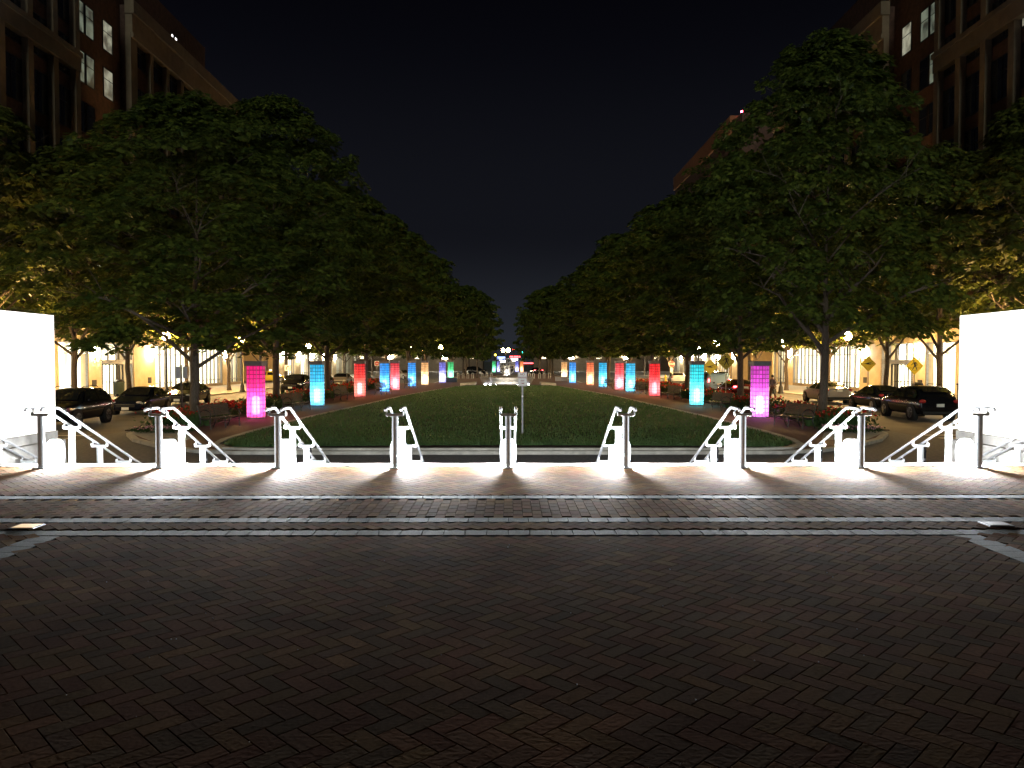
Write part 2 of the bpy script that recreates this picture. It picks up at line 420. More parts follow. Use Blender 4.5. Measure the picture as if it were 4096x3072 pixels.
def herring(x0, x1, y0, y1, ok):
    a = math.radians(-45); ca, sa = math.cos(a), math.sin(a)
    cx0, cy0 = (x0+x1)/2, (y0+y1)/2; rad = math.hypot(x1-x0, y1-y0)/2/W_
    n1 = int(rad/1.4)+3; n2 = int(rad/2.8)+3
    for j in range(-n2, n2+1):
        for i in range(-n1, n1+1):
            ox, oy = i - 2*j, i + 2*j
            for (u, v, ang) in ((ox+1, oy+0.5, 0), (ox+0.5, oy+2, 90)):
                X, Y = u*W_, v*W_
                x, y = cx0 + X*ca - Y*sa, cy0 + X*sa + Y*ca
                if x0-0.04 < x < x1+0.04 and y0 < y < y1 and ok(x, y): brick(x, y, 2*W_, W_, a + math.radians(ang), ZP, bc())
EDGE = 11.57
in_view = lambda x, y: abs(x) < y*0.85 + 3.2
herring(-4.07, 4.07, 0.6, 7.0, in_view)
for s in (-1,1):
    herring(min(s*4.33, s*10.5), max(s*4.33, s*10.5), 0.8, 7.0, in_view)
herring(-10.5, 10.5, 7.17, 7.57, lambda x,y: 7.22 < y < 7.53)
herring(-12.5, 12.5, 9.07, 11.6, lambda x,y: 9.12 < y < 11.47)
# running-bond field between the bands
x = -9.6
i = 0
while x < 9.6:
    y = 7.80 + (0.1 if i % 2 else 0.2)
    if i % 2: brick(x, 7.79, 0.09, 0.1, math.pi/2, ZP, bc())
    while y < 8.84:
        L = 0.192
        brick(x, y - (0.05 if i % 2 else 0.05), L, W_, math.pi/2, ZP, bc()); y += 0.2
    x += W_; i += 1
struct('brick_paving', pv, BR)
# herringbone beyond the last band is 10.95 deep: a soldier border of pale granite ends the square
pv = MB()
def band(y, n0=-55, n1=55):
    for k in range(n0, n1):
        c = r.uniform(0.27,0.32); brick(k*0.2+0.1, y, 0.2, 0.2, 0, ZP, (c*0.93, c*1.0, c*0.95), 0.004)
band(8.96); band(7.67); band(7.10)
for s in (-1,1):
    for k in range(32): 
        c = r.uniform(0.27,0.32); brick(s*4.2, 6.88-0.2*k-0.0, 0.2, 0.25, math.pi/2, ZP, (c*0.93, c, c*0.95), 0.004)
struct('granite_bands', pv, attr_mat('granite', 0.85, 0.3, 60, 0.1))
# small pale grit on the paving
g = MB(); 
for i in range(60):
    y = 2.4 + r.random()**1.4*5; x = r.uniform(-y*0.6, y*0.6); q = r.uniform(0.0025, 0.0055)
    g.sphere((x,y,ZP+q*0.6), q, 5, 3, (1, r.uniform(.7,1.3), .7))
tag(g.build('grit', MAT['sign_white']), 'tiny pale crumbs of grit scattered over the dark brick paving', 'grit', kind='stuff')
# two in-ground plates
for (x, y, m, lab) in ((-4.62, 7.36, 'plate_glow', 'glowing amber glass plate set flush in the brick paving on the left'), (4.75, 7.42, 'grey_metal', 'dull metal plate set flush in the brick paving on the right')):
    t = thing('ground_plate', lab, 'in-ground light' if x < 0 else 'access cover', (x, y, ZP))
    MB().box(-.12,.12,-.10,.10,0.001,0.010).build('frame', MAT['grey_metal'], t, bevel=0.003)
    MB().box(-.10,.10,-.08,.08,0.011,0.014).build('plate', MAT[m], t, bevel=0.002)

# ------------------------------------------------------------------ steps down to the street
g = MB(); rise = ZP/7; tread = 0.34
for k in range(7):
    y0 = 11.575 + tread*k; z1 = ZP - rise*k
    g.box(-8.87, 8.87, y0, y0 + tread*(1 if k < 6 else 0.9) + (0.02 if k < 6 else 0), 0.0 if k else 0.0, z1 - (0.001*k)) if k == 0 else g.box(-8.87, 8.87, y0+0.02, y0 + tread + 0.02, 0.0, z1)
struct('stone_steps', g, MAT['concrete'])

# ------------------------------------------------------------------ double handrails with bollard lights
def make_rail(name, label):
    t = thing(name, label, 'handrail', (0,11.4,ZP), 0, 'double handrails down the steps')
    cap = lambda: None
    posts = [(0.0, 0.0), (0.80, -0.34), (1.62, -0.71), (2.42, -1.07)]
    sl = 0.465; bend = 0.24
    def rz(y): return 0.885 if y < bend else 0.885 - sl*(y-bend)
    for k, (y, _) in enumerate(posts):
        top = rz(y) - 0.085
        gz = 0.0 if k == 0 else -rise*(int((y+11.4-11.56)/tread)+1) + rise*1
        gz = 0.0 if k == 0 else -rise*max(0, int((y+11.4-11.58)/tread))
        w_ = 0.045
        # flat tapered steel blade post with a base plate
        p = MB(); arc = [(-0.043+0.086*i/8, -0.022-0.010*math.sin(math.pi*i/8)) for i in range(9)]
        p.prism([(a_, y+b_) for a_, b_ in arc] + [(-a_, y-b_) for a_, b_ in arc], gz+0.014, top-0.012)
        p.build('post', MAT['steel_satin'], t, smooth=True)
        b = MB(); b.box(-0.09,0.09,y-0.09,y+0.09,gz+0.001,gz+0.014)
        for sx in (-.065,.065):
            for sy in (-.065,.065): b.lathe([(0.012,0),(0.012,0.01),(0.0,0.012)], 6, (sx,y+sy,gz+0.0141))
        b.build('base_plate', MAT['steel_satin'], t)
        c = MB(); c.plate([(-0.132,top+0.035),(-0.124,top+0.035),(-0.122,top+0.010),(0.122,top+0.010),(0.124,top+0.035),(0.132,top+0.035),(0.130,top-0.018),(0.118,top-0.028),(-0.118,top-0.028),(-0.130,top-0.018)], y-0.035, y+0.035)
        c.build('saddle', MAT['steel_satin'], t, bevel=0.003)
    for sx in (-0.113, 0.113):
        pts = [(sx,-0.19,0.865),(sx,-0.165,0.885),(sx,-0.1,0.885),(sx,bend-0.04,0.885),(sx,bend+0.03,0.885-sl*0.03),(sx,3.08,rz(3.08)),(sx,3.15,rz(3.12)),(sx,3.40,rz(3.12)-0.003)]
        MB().tube(pts, 0.021, 10).build('rail', MAT['steel'], t, smooth=True)
        for (y, _) in posts:
            MB().tube([(sx,y,rz(y)-0.078),(sx,y,rz(y)-0.015)], 0.009, 6).build('bracket', MAT['steel'], t)
    return t
def make_bollard(label):
    t = thing('bollard_light', label, 'bollard light', (0,11.75,ZP-0.0), 0, 'lit bollards between the handrails')
    m, n, b = nodes_of('bollard_glass')
    out = n.nodes['Material Output']; n.nodes.remove(b)
    tr = n.nodes.new('ShaderNodeBsdfTransparent'); em = n.nodes.new('ShaderNodeEmission'); em.inputs[0].default_value = (0.90,0.95,1.0,1); em.inputs[1].default_value = 7.0
    tr.inputs[0].default_value = (0.95,0.97,1,1)
    mx = n.nodes.new('ShaderNodeMixShader'); mx.inputs[0].default_value = 0.30
    n.links.new(tr.outputs[0], mx.inputs[1]); n.links.new(em.outputs[0], mx.inputs[2]); n.links.new(mx.outputs[0], out.inputs[0])
    MB().lathe([(0.115,0.0),(0.12,0.02),(0.105,0.04),(0.105,0.10)], 20, (0,0,-0.16)).build('base', MAT['steel_satin'], t, smooth=True)
    MB().lathe([(0.11,-0.06),(0.112,0.02),(0.124,0.09),(0.130,0.20),(0.126,0.29),(0.105,0.355),(0.07,0.385)], 24).build('lens', m, t, smooth=True)
    MB().lathe([(0.075,0.386),(0.078,0.392),(0.04,0.405),(0.0,0.41)], 24).build('cap', MAT['steel_satin'], t, smooth=True)
    MB().sphere((0,0,0.14), 0.02, 10, 6, (1,1,1.6)).build('bulb', MAT['led_white'], t, smooth=True)
    return t
RX = [-8.62,-6.92,-5.18,-3.42,-1.68,0.0,1.75,3.49,5.26,7.02,8.68]
ORD = ['leftmost of the eleven, in front of the white wall','beside the left glowing wall','third from the left','fourth from the left','just left of the middle one','the middle one in front of the parking sign','just right of the middle one','fourth from the right','third from the right','beside the right glowing wall','rightmost of the eleven, in front of the white wall']
rail0 = make_rail('double_handrail', 'steel double handrail on T posts, ' + ORD[0])
bol0 = make_bollard('')
for k, x in enumerate(RX):
    ro = rail0 if k == 0 else copy_tree(rail0)
    ro.location.x = x; ro['label'] = 'steel double handrail on T posts, ' + ORD[k]
    if 0 < k < 10:
        bo = bol0 if k == 1 else copy_tree(bol0)
        bo.location.x = x; bo['label'] = 'dazzling dome-topped bollard light, ' + ORD[k].replace('of the eleven','').replace('the middle one in front of','the middle one, in front of')
        ld = bpy.data.lights.new('bollard_lamp', 'POINT'); ld.energy = 1000; ld.shadow_soft_size = 0.03; ld.color = (0.95,0.97,1.0)
        lo = bpy.data.objects.new('lamp', ld); col.objects.link(lo); lo.parent = bo; lo.location = (0,-0.02,0.14)

# ------------------------------------------------------------------ big glowing walls on stone plinths, both ends of the steps
emit('glow_panel', (1.0,0.97,0.88), 1.25)
for s in (-1,1):
    sd_ = 'left' if s < 0 else 'right'
    t = thing('glowing_wall', f'tall blinding white backlit wall on a pale stone plinth at the {sd_} end of the steps', 'light wall', (s*8.88, 13.2, 0))
    MB().box(s*0.0, s*0.6, -2.4, 2.25, 0, ZP+0.02).build('plinth', MAT['concrete'], t, bevel=0.01)
    MB().box(s*0.10, s*0.55, -2.4, 2.15, ZP+0.021, ZP+0.20).build('ledge', MAT['concrete'], t, bevel=0.008)
    MB().box(s*0.14, s*0.50, -2.3, 2.15, ZP+0.201, 3.71).build('panel', MAT['glow_panel'], t, bevel=0.01)
    for (y, z) in ((1.85,3.35),(1.85,1.95),(0.2,3.35),(0.2,1.95),(-1.4,3.35),(-1.4,1.95)):
        MB().lathe([(0.016,0),(0.016,0.012)], 8, (s*0.14,y,z), 'x').build('stud', MAT['grey_metal'], t) if s > 0 else MB().lathe([(0.016,-0.012),(0.016,0)], 8, (s*0.14,y,z), 'x').build('stud', MAT['grey_metal'], t)

# ------------------------------------------------------------------ black bollards along the street edge
pb = thing('street_bollard', '', 'bollard', (0,16.2,0.0), 0, 'black bollards along the near edge of the street')
MB().lathe([(0.075,0),(0.075,0.05),(0.05,0.07),(0.05,0.86),(0.058,0.88),(0.058,0.92),(0.04,0.97),(0.0,0.99)], 14).build('shaft', MAT['black_metal'], pb, smooth=True)
MB().lathe([(0.052,0.70),(0.052,0.75)], 14).build('band', MAT['grey_metal'], pb)
BX = [-8.6,-6.4,-4.2,-2.15,0.05,2.2,4.4,6.6,8.8]
for k, x in enumerate(BX):
    b = pb if k == 0 else copy_tree(pb); b.location.x = x
    b['label'] = 'slim black street bollard at the foot of the steps, %s from the left' % ['first','second','third','fourth','fifth','sixth','seventh','eighth','ninth'][k]

# ------------------------------------------------------------------ NO PARKING sign on the lawn
t = thing('parking_sign', 'white NO PARKING ANY TIME sign on a grey post on the lawn', 'sign', (0.505,27.3,ZI+0.12))
MB().box(-.03,.03,-.015,.015,-0.05,2.12).build('post', MAT['grey_metal'], t)
MB().lathe([(0.035,-0.004),(0.035,0)], 12, (0,-.016,1.32), 'y').build('reflector', MAT['sign_white'], t)
pl = MB(); 
def rrect(w, h, q, n=4):
    P = []
    for cx, cz, a0 in ((w/2-q,h/2-q,0),(-w/2+q,h/2-q,90),(-w/2+q,-h/2+q,180),(w/2-q,-h/2+q,270)):
        for i in range(n+1): a = R(a0+90*i/n); P.append((cx+q*math.cos(a), cz+q*math.sin(a)))
    return P
pl.plate([(x,z+1.93) for x,z in rrect(0.325,0.50,0.03)], -0.021, -0.017); plate = pl.build('panel', MAT['sign_white'], t)
bd = MB(); o_ = [(x,z+1.93) for x,z in rrect(0.305,0.48,0.025)]; i_ = [(x,z+1.93) for x,z in rrect(0.290,0.465,0.02)]
for k in range(len(o_)):
    a, b = o_[k], o_[(k+1)%len(o_)]; c, d = i_[(k+1)%len(o_)], i_[k]
    bd.quad((a[0],-.0225,a[1]),(b[0],-.0225,b[1]),(c[0],-.0225,c[1]),(d[0],-.0225,d[1]))
bd.build('border', MAT['sign_letter_red'], plate)
for (s_, z, sz, sx) in (('NO',2.095,0.105,1.0),('PARKING',1.985,0.088,0.82),('ANY',1.87,0.075,0.9),('TIME',1.775,0.075,0.9)):
    text_part(s_, sz, MAT['sign_letter_red'], plate, (0,-.024,z), bold=0.0015, sx=sx)
# ================================================================== BUILDINGS
def office(s, side):
    """stone and brick office block with a lit ground floor; s = -1 left, +1 right"""
    X = s*31.0
    t = thing('office_building', f'tall brick and stone office block with brightly lit ground floor along the {side} street', 'building', (X, 47, 0))
    Y = lambda y: y - 47
    bx = lambda g, a, b, y0, y1, z0, z1: g.box(s*a, s*b, Y(y0), Y(y1), z0, z1)
    wl = MB()
    bx(wl, 0.35, 26, 8, 56.3, 4.6, 32.0); bx(wl, 0.9, 26, 56.301, 64.2, 4.6, 32.0); bx(wl, 0.35, 26, 64.201, 90.2, 4.6, 32.0)
    bx(wl, 3.2, 26, 8, 88, 32.001, 38.0)
    wl.build('wall', MAT['brick'], t)
    g = MB(); bx(g, 2.2, 26, 8, 90.1, 0, 4.59); g.build('core_wall', MAT['stone_warm'], t)
    # stone frame: piers, bands
    g = MB()
    piers = [36.4,39.2,42,44.9,47.75,50.6,53.4,56.1,64.5,67.7,70.85,74,77.2,80.4,83.6,86.8,89.9]
    for p in piers:
        z1 = 32.3 if p > 64 else 36.0
        w_ = 0.55 if p in (64.5,89.9) else 0.28
        bx(g, -0.10, 0.34, p-w_, p+w_, 5.25, z1-(2.6 if p > 64 else 0.0))
    g.build('pier', MAT['stone'], t)
    g = MB(); bx(g, -0.22, 0.349, 64.0, 90.4, 29.7, 31.2); bx(g, -0.40, 0.349, 63.9, 90.5, 31.201, 32.3); bx(g, -0.30, 0.349, 64.0, 90.4, 29.3, 29.699)
    g.build('cornice', MAT['stone'], t)
    g = MB(); bx(g, -0.2, 0.349, 8, 56.35, 23.6, 24.6); bx(g, -0.32, 0.349, 8, 56.40, 24.601, 24.95); g.build('string_course', MAT['stone'], t)
    g = MB(); bx(g, -0.15, 0.9, 8, 90.3, 4.15, 5.2); bx(g, -0.35, 0.9, 8, 90.4, 5.201, 5.4); g.build('fascia', MAT['stone_warm'], t)
    # upper windows
    lit = {(-1,0):[(56.8,57.6,1),(57.75,58.75,1),(58.9,60.1,1),(61.4,62.9,2)], (-1,1):[(56.8,57.6,1),(57.75,58.75,1),(58.9,60.1,1),(61.4,62.9,2)],
           (1,0):[(61.4,62.9,2),(58.9,60.1,1),(57.75,58.75,1),(56.8,57.6,1)], (1,1):[(56.8,57.6,1),(57.75,58.75,1)]}
    wn = 0
    def window(y0, y1, z0, z1, m, dep):
        g = MB(); f = 0.07
        bx(g, dep-0.06, dep-0.001, y0, y0+f, z0, z1); bx(g, dep-0.06, dep-0.001, y1-f, y1, z0, z1)
        bx(g, dep-0.06, dep-0.001, y0+f, y1-f, z0, z0+f); bx(g, dep-0.06, dep-0.001, y0+f, y1-f, z1-f, z1)
        if y1-y0 > 1.5: mid = (y0+y1)/2; bx(g, dep-0.05, dep-0.001, mid-0.035, mid+0.035, z0+f, z1-f)
        bx(g, dep-0.05, dep-0.001, y0+f, y1-f, z0+(z1-z0)*0.62, z0+(z1-z0)*0.62+0.05)
        w_ = g.build('window', MAT['black_metal'], t)
        p = MB(); bx(p, dep-0.028, dep-0.024, y0+f*0.6, y1-f*0.6, z0+f*0.6, z1-f*0.6); p.build('pane', m, w_)
    for k in range(6):
        z0 = 27.5 - 3.7*k; z1 = z0 + 2.05
        for a, b in zip(piers, piers[1:]):
            if a > 56 and b < 65 or a < 44: continue
            if a > 74 and k > 3: continue
            h = 0.75 if a < 56 else 0
            m = MAT['dark_glass']
            if s > 0 and a < 45 and k == 1: m = MAT['office_bright']
            window(a+0.34+(0.25 if a == 64.5 else 0), b-0.34-(0.25 if b == 89.9 else 0), z0-h, z1, m, 0.35)
        for (a, b, q) in ((56.8,57.6,1),(57.75,58.75,1),(58.9,60.1,1),(61.4,62.9,2)):
            on = [e_ for e_ in lit.get((s,k), []) if e_[0] == a]
            m = MAT['dark_glass'] if not on else (MAT['office_light'] if q == 1 else MAT['office_bright'])
            window(a, b, z0-0.2, z1+0.1, m, 0.9)
    for (a, b) in ((79.2,79.7),(80.0,80.6)):
        window(a, b, 35.0, 36.0, MAT['neon_white'] if s < 0 else MAT['dark_glass'], 3.2)
    # ground floor: lit shop windows with mullions
    def glazing(y0, y1, m, step, low=0.75, tz=3.3):
        g = MB(); n = max(1, round((y1-y0)/step))
        for i in range(n+1):
            y = y0 + (y1-y0)*i/n; bx(g, 0.05, 0.22, max(y0,y-0.045), min(y1,y+0.045), 0.35, 4.14)
        for z in (0.35, low, tz, 4.06): bx(g, 0.07, 0.20, y0+0.046, y1-0.046, z, z+0.06)
        f = g.build('shop_window', MAT['grey_metal'], t)
        p = MB(); bx(p, 0.60, 0.64, y0+0.02, y1-0.02, 0.36, 4.13); p.build('pane', m, f)
        b = MB(); bx(b, 0.0, 0.5, y0, y1, 0.0, 0.349); b.build('plinth', MAT['stone'], t)
    L = MAT['lobby_light']; D = MAT['lobby_dim']
    glazing(36.5, 42.0, L, 2.7, low=0.45); glazing(42.6, 47.4, L, 2.4, low=0.45); glazing(48.0, 52.6, L, 2.3, low=0.45); glazing(53.2, 57.0, L, 1.9, low=0.45)
    glazing(67.8, 75.4, L, 1.05); glazing(75.5, 83.6, L if s < 0 else L, 1.05); glazing(85.5, 89.7, D, 1.4)
    for (a, b) in ((42.01,42.59),(47.41,47.99),(52.61,53.19),(57.01,58.75),(63.9,67.75),(83.65,85.45),(89.75,90.25),(34.0,36.45)):
        g = MB(); bx(g, 0.0, 1.2, a, b, 0, 4.149); g.build('ground_floor_pier', MAT['stone_warm'], t)
    # glazed doorway with revolving drum
    g = MB(); bx(g, 0.05, 0.25, 58.8, 58.95, 0.1, 4.14); bx(g, 0.05, 0.25, 63.7, 63.85, 0.1, 4.14); bx(g, 0.0, 0.5, 58.96, 63.69, 2.55, 2.85)
    for y in (60.0,61.3,62.6): bx(g, 0.06, 0.22, y-0.04, y+0.04, 2.851, 4.14)
    df = g.build('doorway', MAT['grey_metal'], t)
    p = MB(); bx(p, 1.5, 1.55, 58.9, 63.8, 0.1, 4.14); p.build('pane', L, df)
    d = MB()
    for q in range(10):
        a = 2*math.pi*q/10; d.box(s*0.55+0.85*math.cos(a)-0.03, s*0.55+0.85*math.cos(a)+0.03, Y(61.3)+0.85*math.sin(a)-0.03, Y(61.3)+0.85*math.sin(a)+0.03, 0.16, 2.5)
    d.lathe([(0.9,0),(0.9,0.08)], 24, (s*0.55, Y(61.3), 2.46))
    for q in (30,120,210,300):
        a = R(q); d.tube([(s*0.55+0.1*math.cos(a),Y(61.3)+0.1*math.sin(a),1.1),(s*0.55+0.78*math.cos(a),Y(61.3)+0.78*math.sin(a),1.1)], 0.03, 6)
    d.build('revolving_door', MAT['black_metal'], df)
    # plaques and wall lanterns
    for (y, z) in ((57.7,1.1),(66.6,1.1)):
        g = MB(); bx(g, -0.05, -0.001, y-0.3, y+0.3, z-0.25, z+0.25); g.build('plaque', MAT['black_metal'], t, bevel=0.01)
    for y in (57.9, 66.8, 84.5):
        g = MB(); bx(g, -0.12, -0.001, y-0.12, y+0.12, 3.0, 3.1); bx(g, -0.12, -0.001, y-0.12, y+0.12, 3.82, 3.9); h_ = g.build('wall_lantern', MAT['grey_metal'], t)
        q = MB(); bx(q, -0.22, -0.02, y-0.17, y+0.17, 3.101, 3.819); q.build('shade', MAT['sconce_glow'], h_, bevel=0.03)
    return t
office(-1, 'left'); office(1, 'right')

def second_block(s, side, y1, zt, lab):
    X = s*31.0
    t = thing('office_building', lab, 'building', (X, 103.5, 0)); Y = lambda y: y - 103.5
    bx = lambda g, a, b, p0, p1, z0, z1: g.box(s*a, s*b, Y(p0), Y(p1), z0, z1)
    g = MB(); bx(g, 0.3, 30, 103.8, y1, 4.5, zt-2.4); g.build('wall', MAT['brick'], t)
    g = MB(); bx(g, 2.0, 30, 103.8, y1, 0, 4.49); g.build('core_wall', MAT['stone_warm'], t)
    g = MB(); bx(g, 0.0, 30.1, 108.4, y1+0.2, zt-2.399, zt); g.build('parapet', MAT['stone_lit_orange'], t); g = MB(); bx(g, 0.0, 0.6, 103.5, y1, 4.1, 5.3); g.build('fascia', MAT['stone_warm'], t)
    g = MB(); bx(g, 0.3, 29, 103.8, 108.3, zt-2.398, zt-1.0); g.build('low_parapet', MAT['brick'], t)
    for k in range(5):
        for j in range(8):
            a = 109 + j*4.4
            if a+3 > y1: continue
            g = MB(); bx(g, 0.22, 0.299, a, a+2.8, 8+4.6*k, 10.4+4.6*k); w_ = g.build('window', MAT['black_metal'], t)
            g = MB(); bx(g, 0.20, 0.219, a+0.1, a+1.34, 8.1+4.6*k, 10.3+4.6*k); bx(g, 0.20, 0.219, a+1.46, a+2.7, 8.1+4.6*k, 10.3+4.6*k); g.build('pane', MAT['dark_glass'], w_)
    a = 104.2
    i = 0
    while a < y1-6:
        g = MB(); bx(g, 0.0, 1.5, a, a+2.6, 0, 4.09); g.build('pier', MAT['stone_warm'], t)
        wd = 5.4
        g = MB()
        for q in range(6): bx(g, 0.2, 0.34, a+2.6+wd*q/5-0.04, a+2.6+wd*q/5+0.04, 0.35, 4.09)
        bx(g, 0.22, 0.32, a+2.65, a+2.6+wd-0.05, 0.9, 0.97); bx(g, 0.22, 0.32, a+2.65, a+2.6+wd-0.05, 3.2, 3.27)
        f = g.build('shop_window', MAT['grey_metal'], t)
        g = MB(); bx(g, 0.7, 0.74, a+2.6, a+2.6+wd, 0.3, 4.09); g.build('pane', MAT['lobby_light'] if i in (0,1) else MAT['lobby_dim'], f)
        if i < 5:
            g = MB(); bx(g, -0.12, -0.001, a+1.1, a+1.5, 3.0, 3.1); h_ = g.build('wall_lantern', MAT['grey_metal'], t)
            g = MB(); bx(g, -0.26, -0.02, a+1.0, a+1.6, 3.101, 4.0); g.build('shade', MAT['sconce_glow'], h_)
        a += 8.0; i += 1
    return t
second_block(-1, 'left', 160, 27, 'farther brick block with lit shopfronts beyond the side street on the left')
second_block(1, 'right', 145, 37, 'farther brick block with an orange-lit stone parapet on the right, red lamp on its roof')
b = thing('roof_beacon', 'small red aviation light on the roof corner of the farther right block', 'beacon', (32.6, 108.3, 37.0-0.99))
MB().lathe([(0.12,0),(0.12,0.05),(0.03,0.06),(0.03,1.35)], 8).build('mast', MAT['black_metal'], b)
MB().sphere((0,0,1.5), 0.16, 10, 6).build('lamp_globe', MAT['beacon_red'], b)
# low pale buildings closing the far end of the street
for s, lab in ((-1,'low pale building at the far end of the street, left of the fountain'),(1,'low pale building at the far end of the street, right of the fountain')):
    t = thing('low_building', lab, 'building', (s*6.5, 196, 0))
    g = MB(); g.box(0, s*60, 0, 12, 0, 5.2); g.build('wall', MAT['stone'], t)
    g = MB()
    for k in range(4): g.box(s*0.2, s*60, -0.25, -0.001, 0.8+1.15*k, 1.1+1.15*k)
    g.build('louvres', MAT['stone'], t)
    g = MB(); g.box(-s*0.4, s*60.5, -1.6, 12.4, 5.201, 5.5); g.build('roof', MAT['grey_metal'], t)
    for k in range(6):
        g = MB(); g.box(s*(2+7*k), s*(3.2+7*k), -0.35, -0.251, 3.2, 3.9); g.build('lit_window', MAT['sconce_glow'] if k % 2 else MAT['taxi_glow'], t)

# ================================================================== STREET LAMPS
def lamp_parts(t, heads, gm='lamp_sodium'):
    MB().lathe([(0.24,0),(0.24,0.12),(0.19,0.18),(0.17,0.55),(0.12,0.62),(0.085,0.75),(0.07,0.9),(0.055,3.7),(0.09,3.75),(0.09,3.80),(0.05,3.85),(0.05,4.05)], 14).build('post', MAT['black_metal'], t, smooth=True)
    if heads == 2:
        MB().tube([(-0.42,0,4.1),(-0.42,0,4.02),(-0.2,0,3.9),(0,0,3.86),(0.2,0,3.9),(0.42,0,4.02),(0.42,0,4.1)], 0.035, 8).build('arm', MAT['black_metal'], t, smooth=True)
    for dx in ((0,) if heads == 1 else (-0.42, 0.42)):
        MB().lathe([(0.09,4.05),(0.13,4.12),(0.12,4.16)], 14, (dx,0,0)).build('collar', MAT['black_metal'], t, smooth=True)
        MB().lathe([(0.11,4.161),(0.22,4.25),(0.27,4.42),(0.24,4.60),(0.14,4.73),(0.06,4.78)], 16, (dx,0,0)).build('globe', MAT[gm], t, smooth=True)
        MB().lathe([(0.06,4.781),(0.07,4.80),(0.03,4.88),(0.0,4.93)], 10, (dx,0,0)).build('finial', MAT['black_metal'], t, smooth=True)
ls = thing('street_lamp', '', 'street lamp', (0,0,0), 0, 'globe street lamps around the square'); lamp_parts(ls, 1)
lsf = thing('street_lamp', 'black post lamp with one small glowing globe, farthest on the left by the paved corner', 'street lamp', (-12.5,112,ZI), 0, 'globe street lamps around the square'); lamp_parts(lsf, 1, 'lamp_sodium_far')
lsm = thing('street_lamp', 'black post lamp with a globe at the far left edge, well behind the glowing wall', 'street lamp', (-27.5,30,ZI), 0, 'globe street lamps around the square'); lamp_parts(lsm, 1, 'lamp_sodium_mid')
LAMPS = [(-24.2,54.6,'left pavement, between the two nearest street trees'),(-22.8,66,'left pavement, just left of the magenta column'),(-24,92.6,'left street corner'),
 (-13.0,101.5,'behind the far left blue column'),(-9.3,106,'above the lavender column'),
 (24.2,54.8,'right pavement, seen through the near tree branches'),(22.2,62.5,'right pavement, just right of the violet column'),(20.6,76,'right, above the lime signs'),
 (24,97,'on the right, above the near cyan column'),(22,116,'on the right, above the red column'),(-23.8,74,'left pavement, fourth along'),
 (-24.2,37,'left pavement, behind the glowing wall'),(24.2,37,'right pavement, behind the glowing wall'),(24,84,'right pavement, fourth along')]
for k, (x, y, lb) in enumerate(LAMPS):
    o = ls if k == 0 else copy_tree(lsm if y < 40 else (ls if abs(x) > 20 else lsf)); o.location = (x, y, ZI); o['label'] = 'black post lamp with one glowing warm globe, ' + lb
t = thing('twin_street_lamp', 'black lamp post with twin glowing globes standing behind the fountain', 'street lamp', (-0.4,126,0.0)); lamp_parts(t, 2, 'lamp_sodium_far')

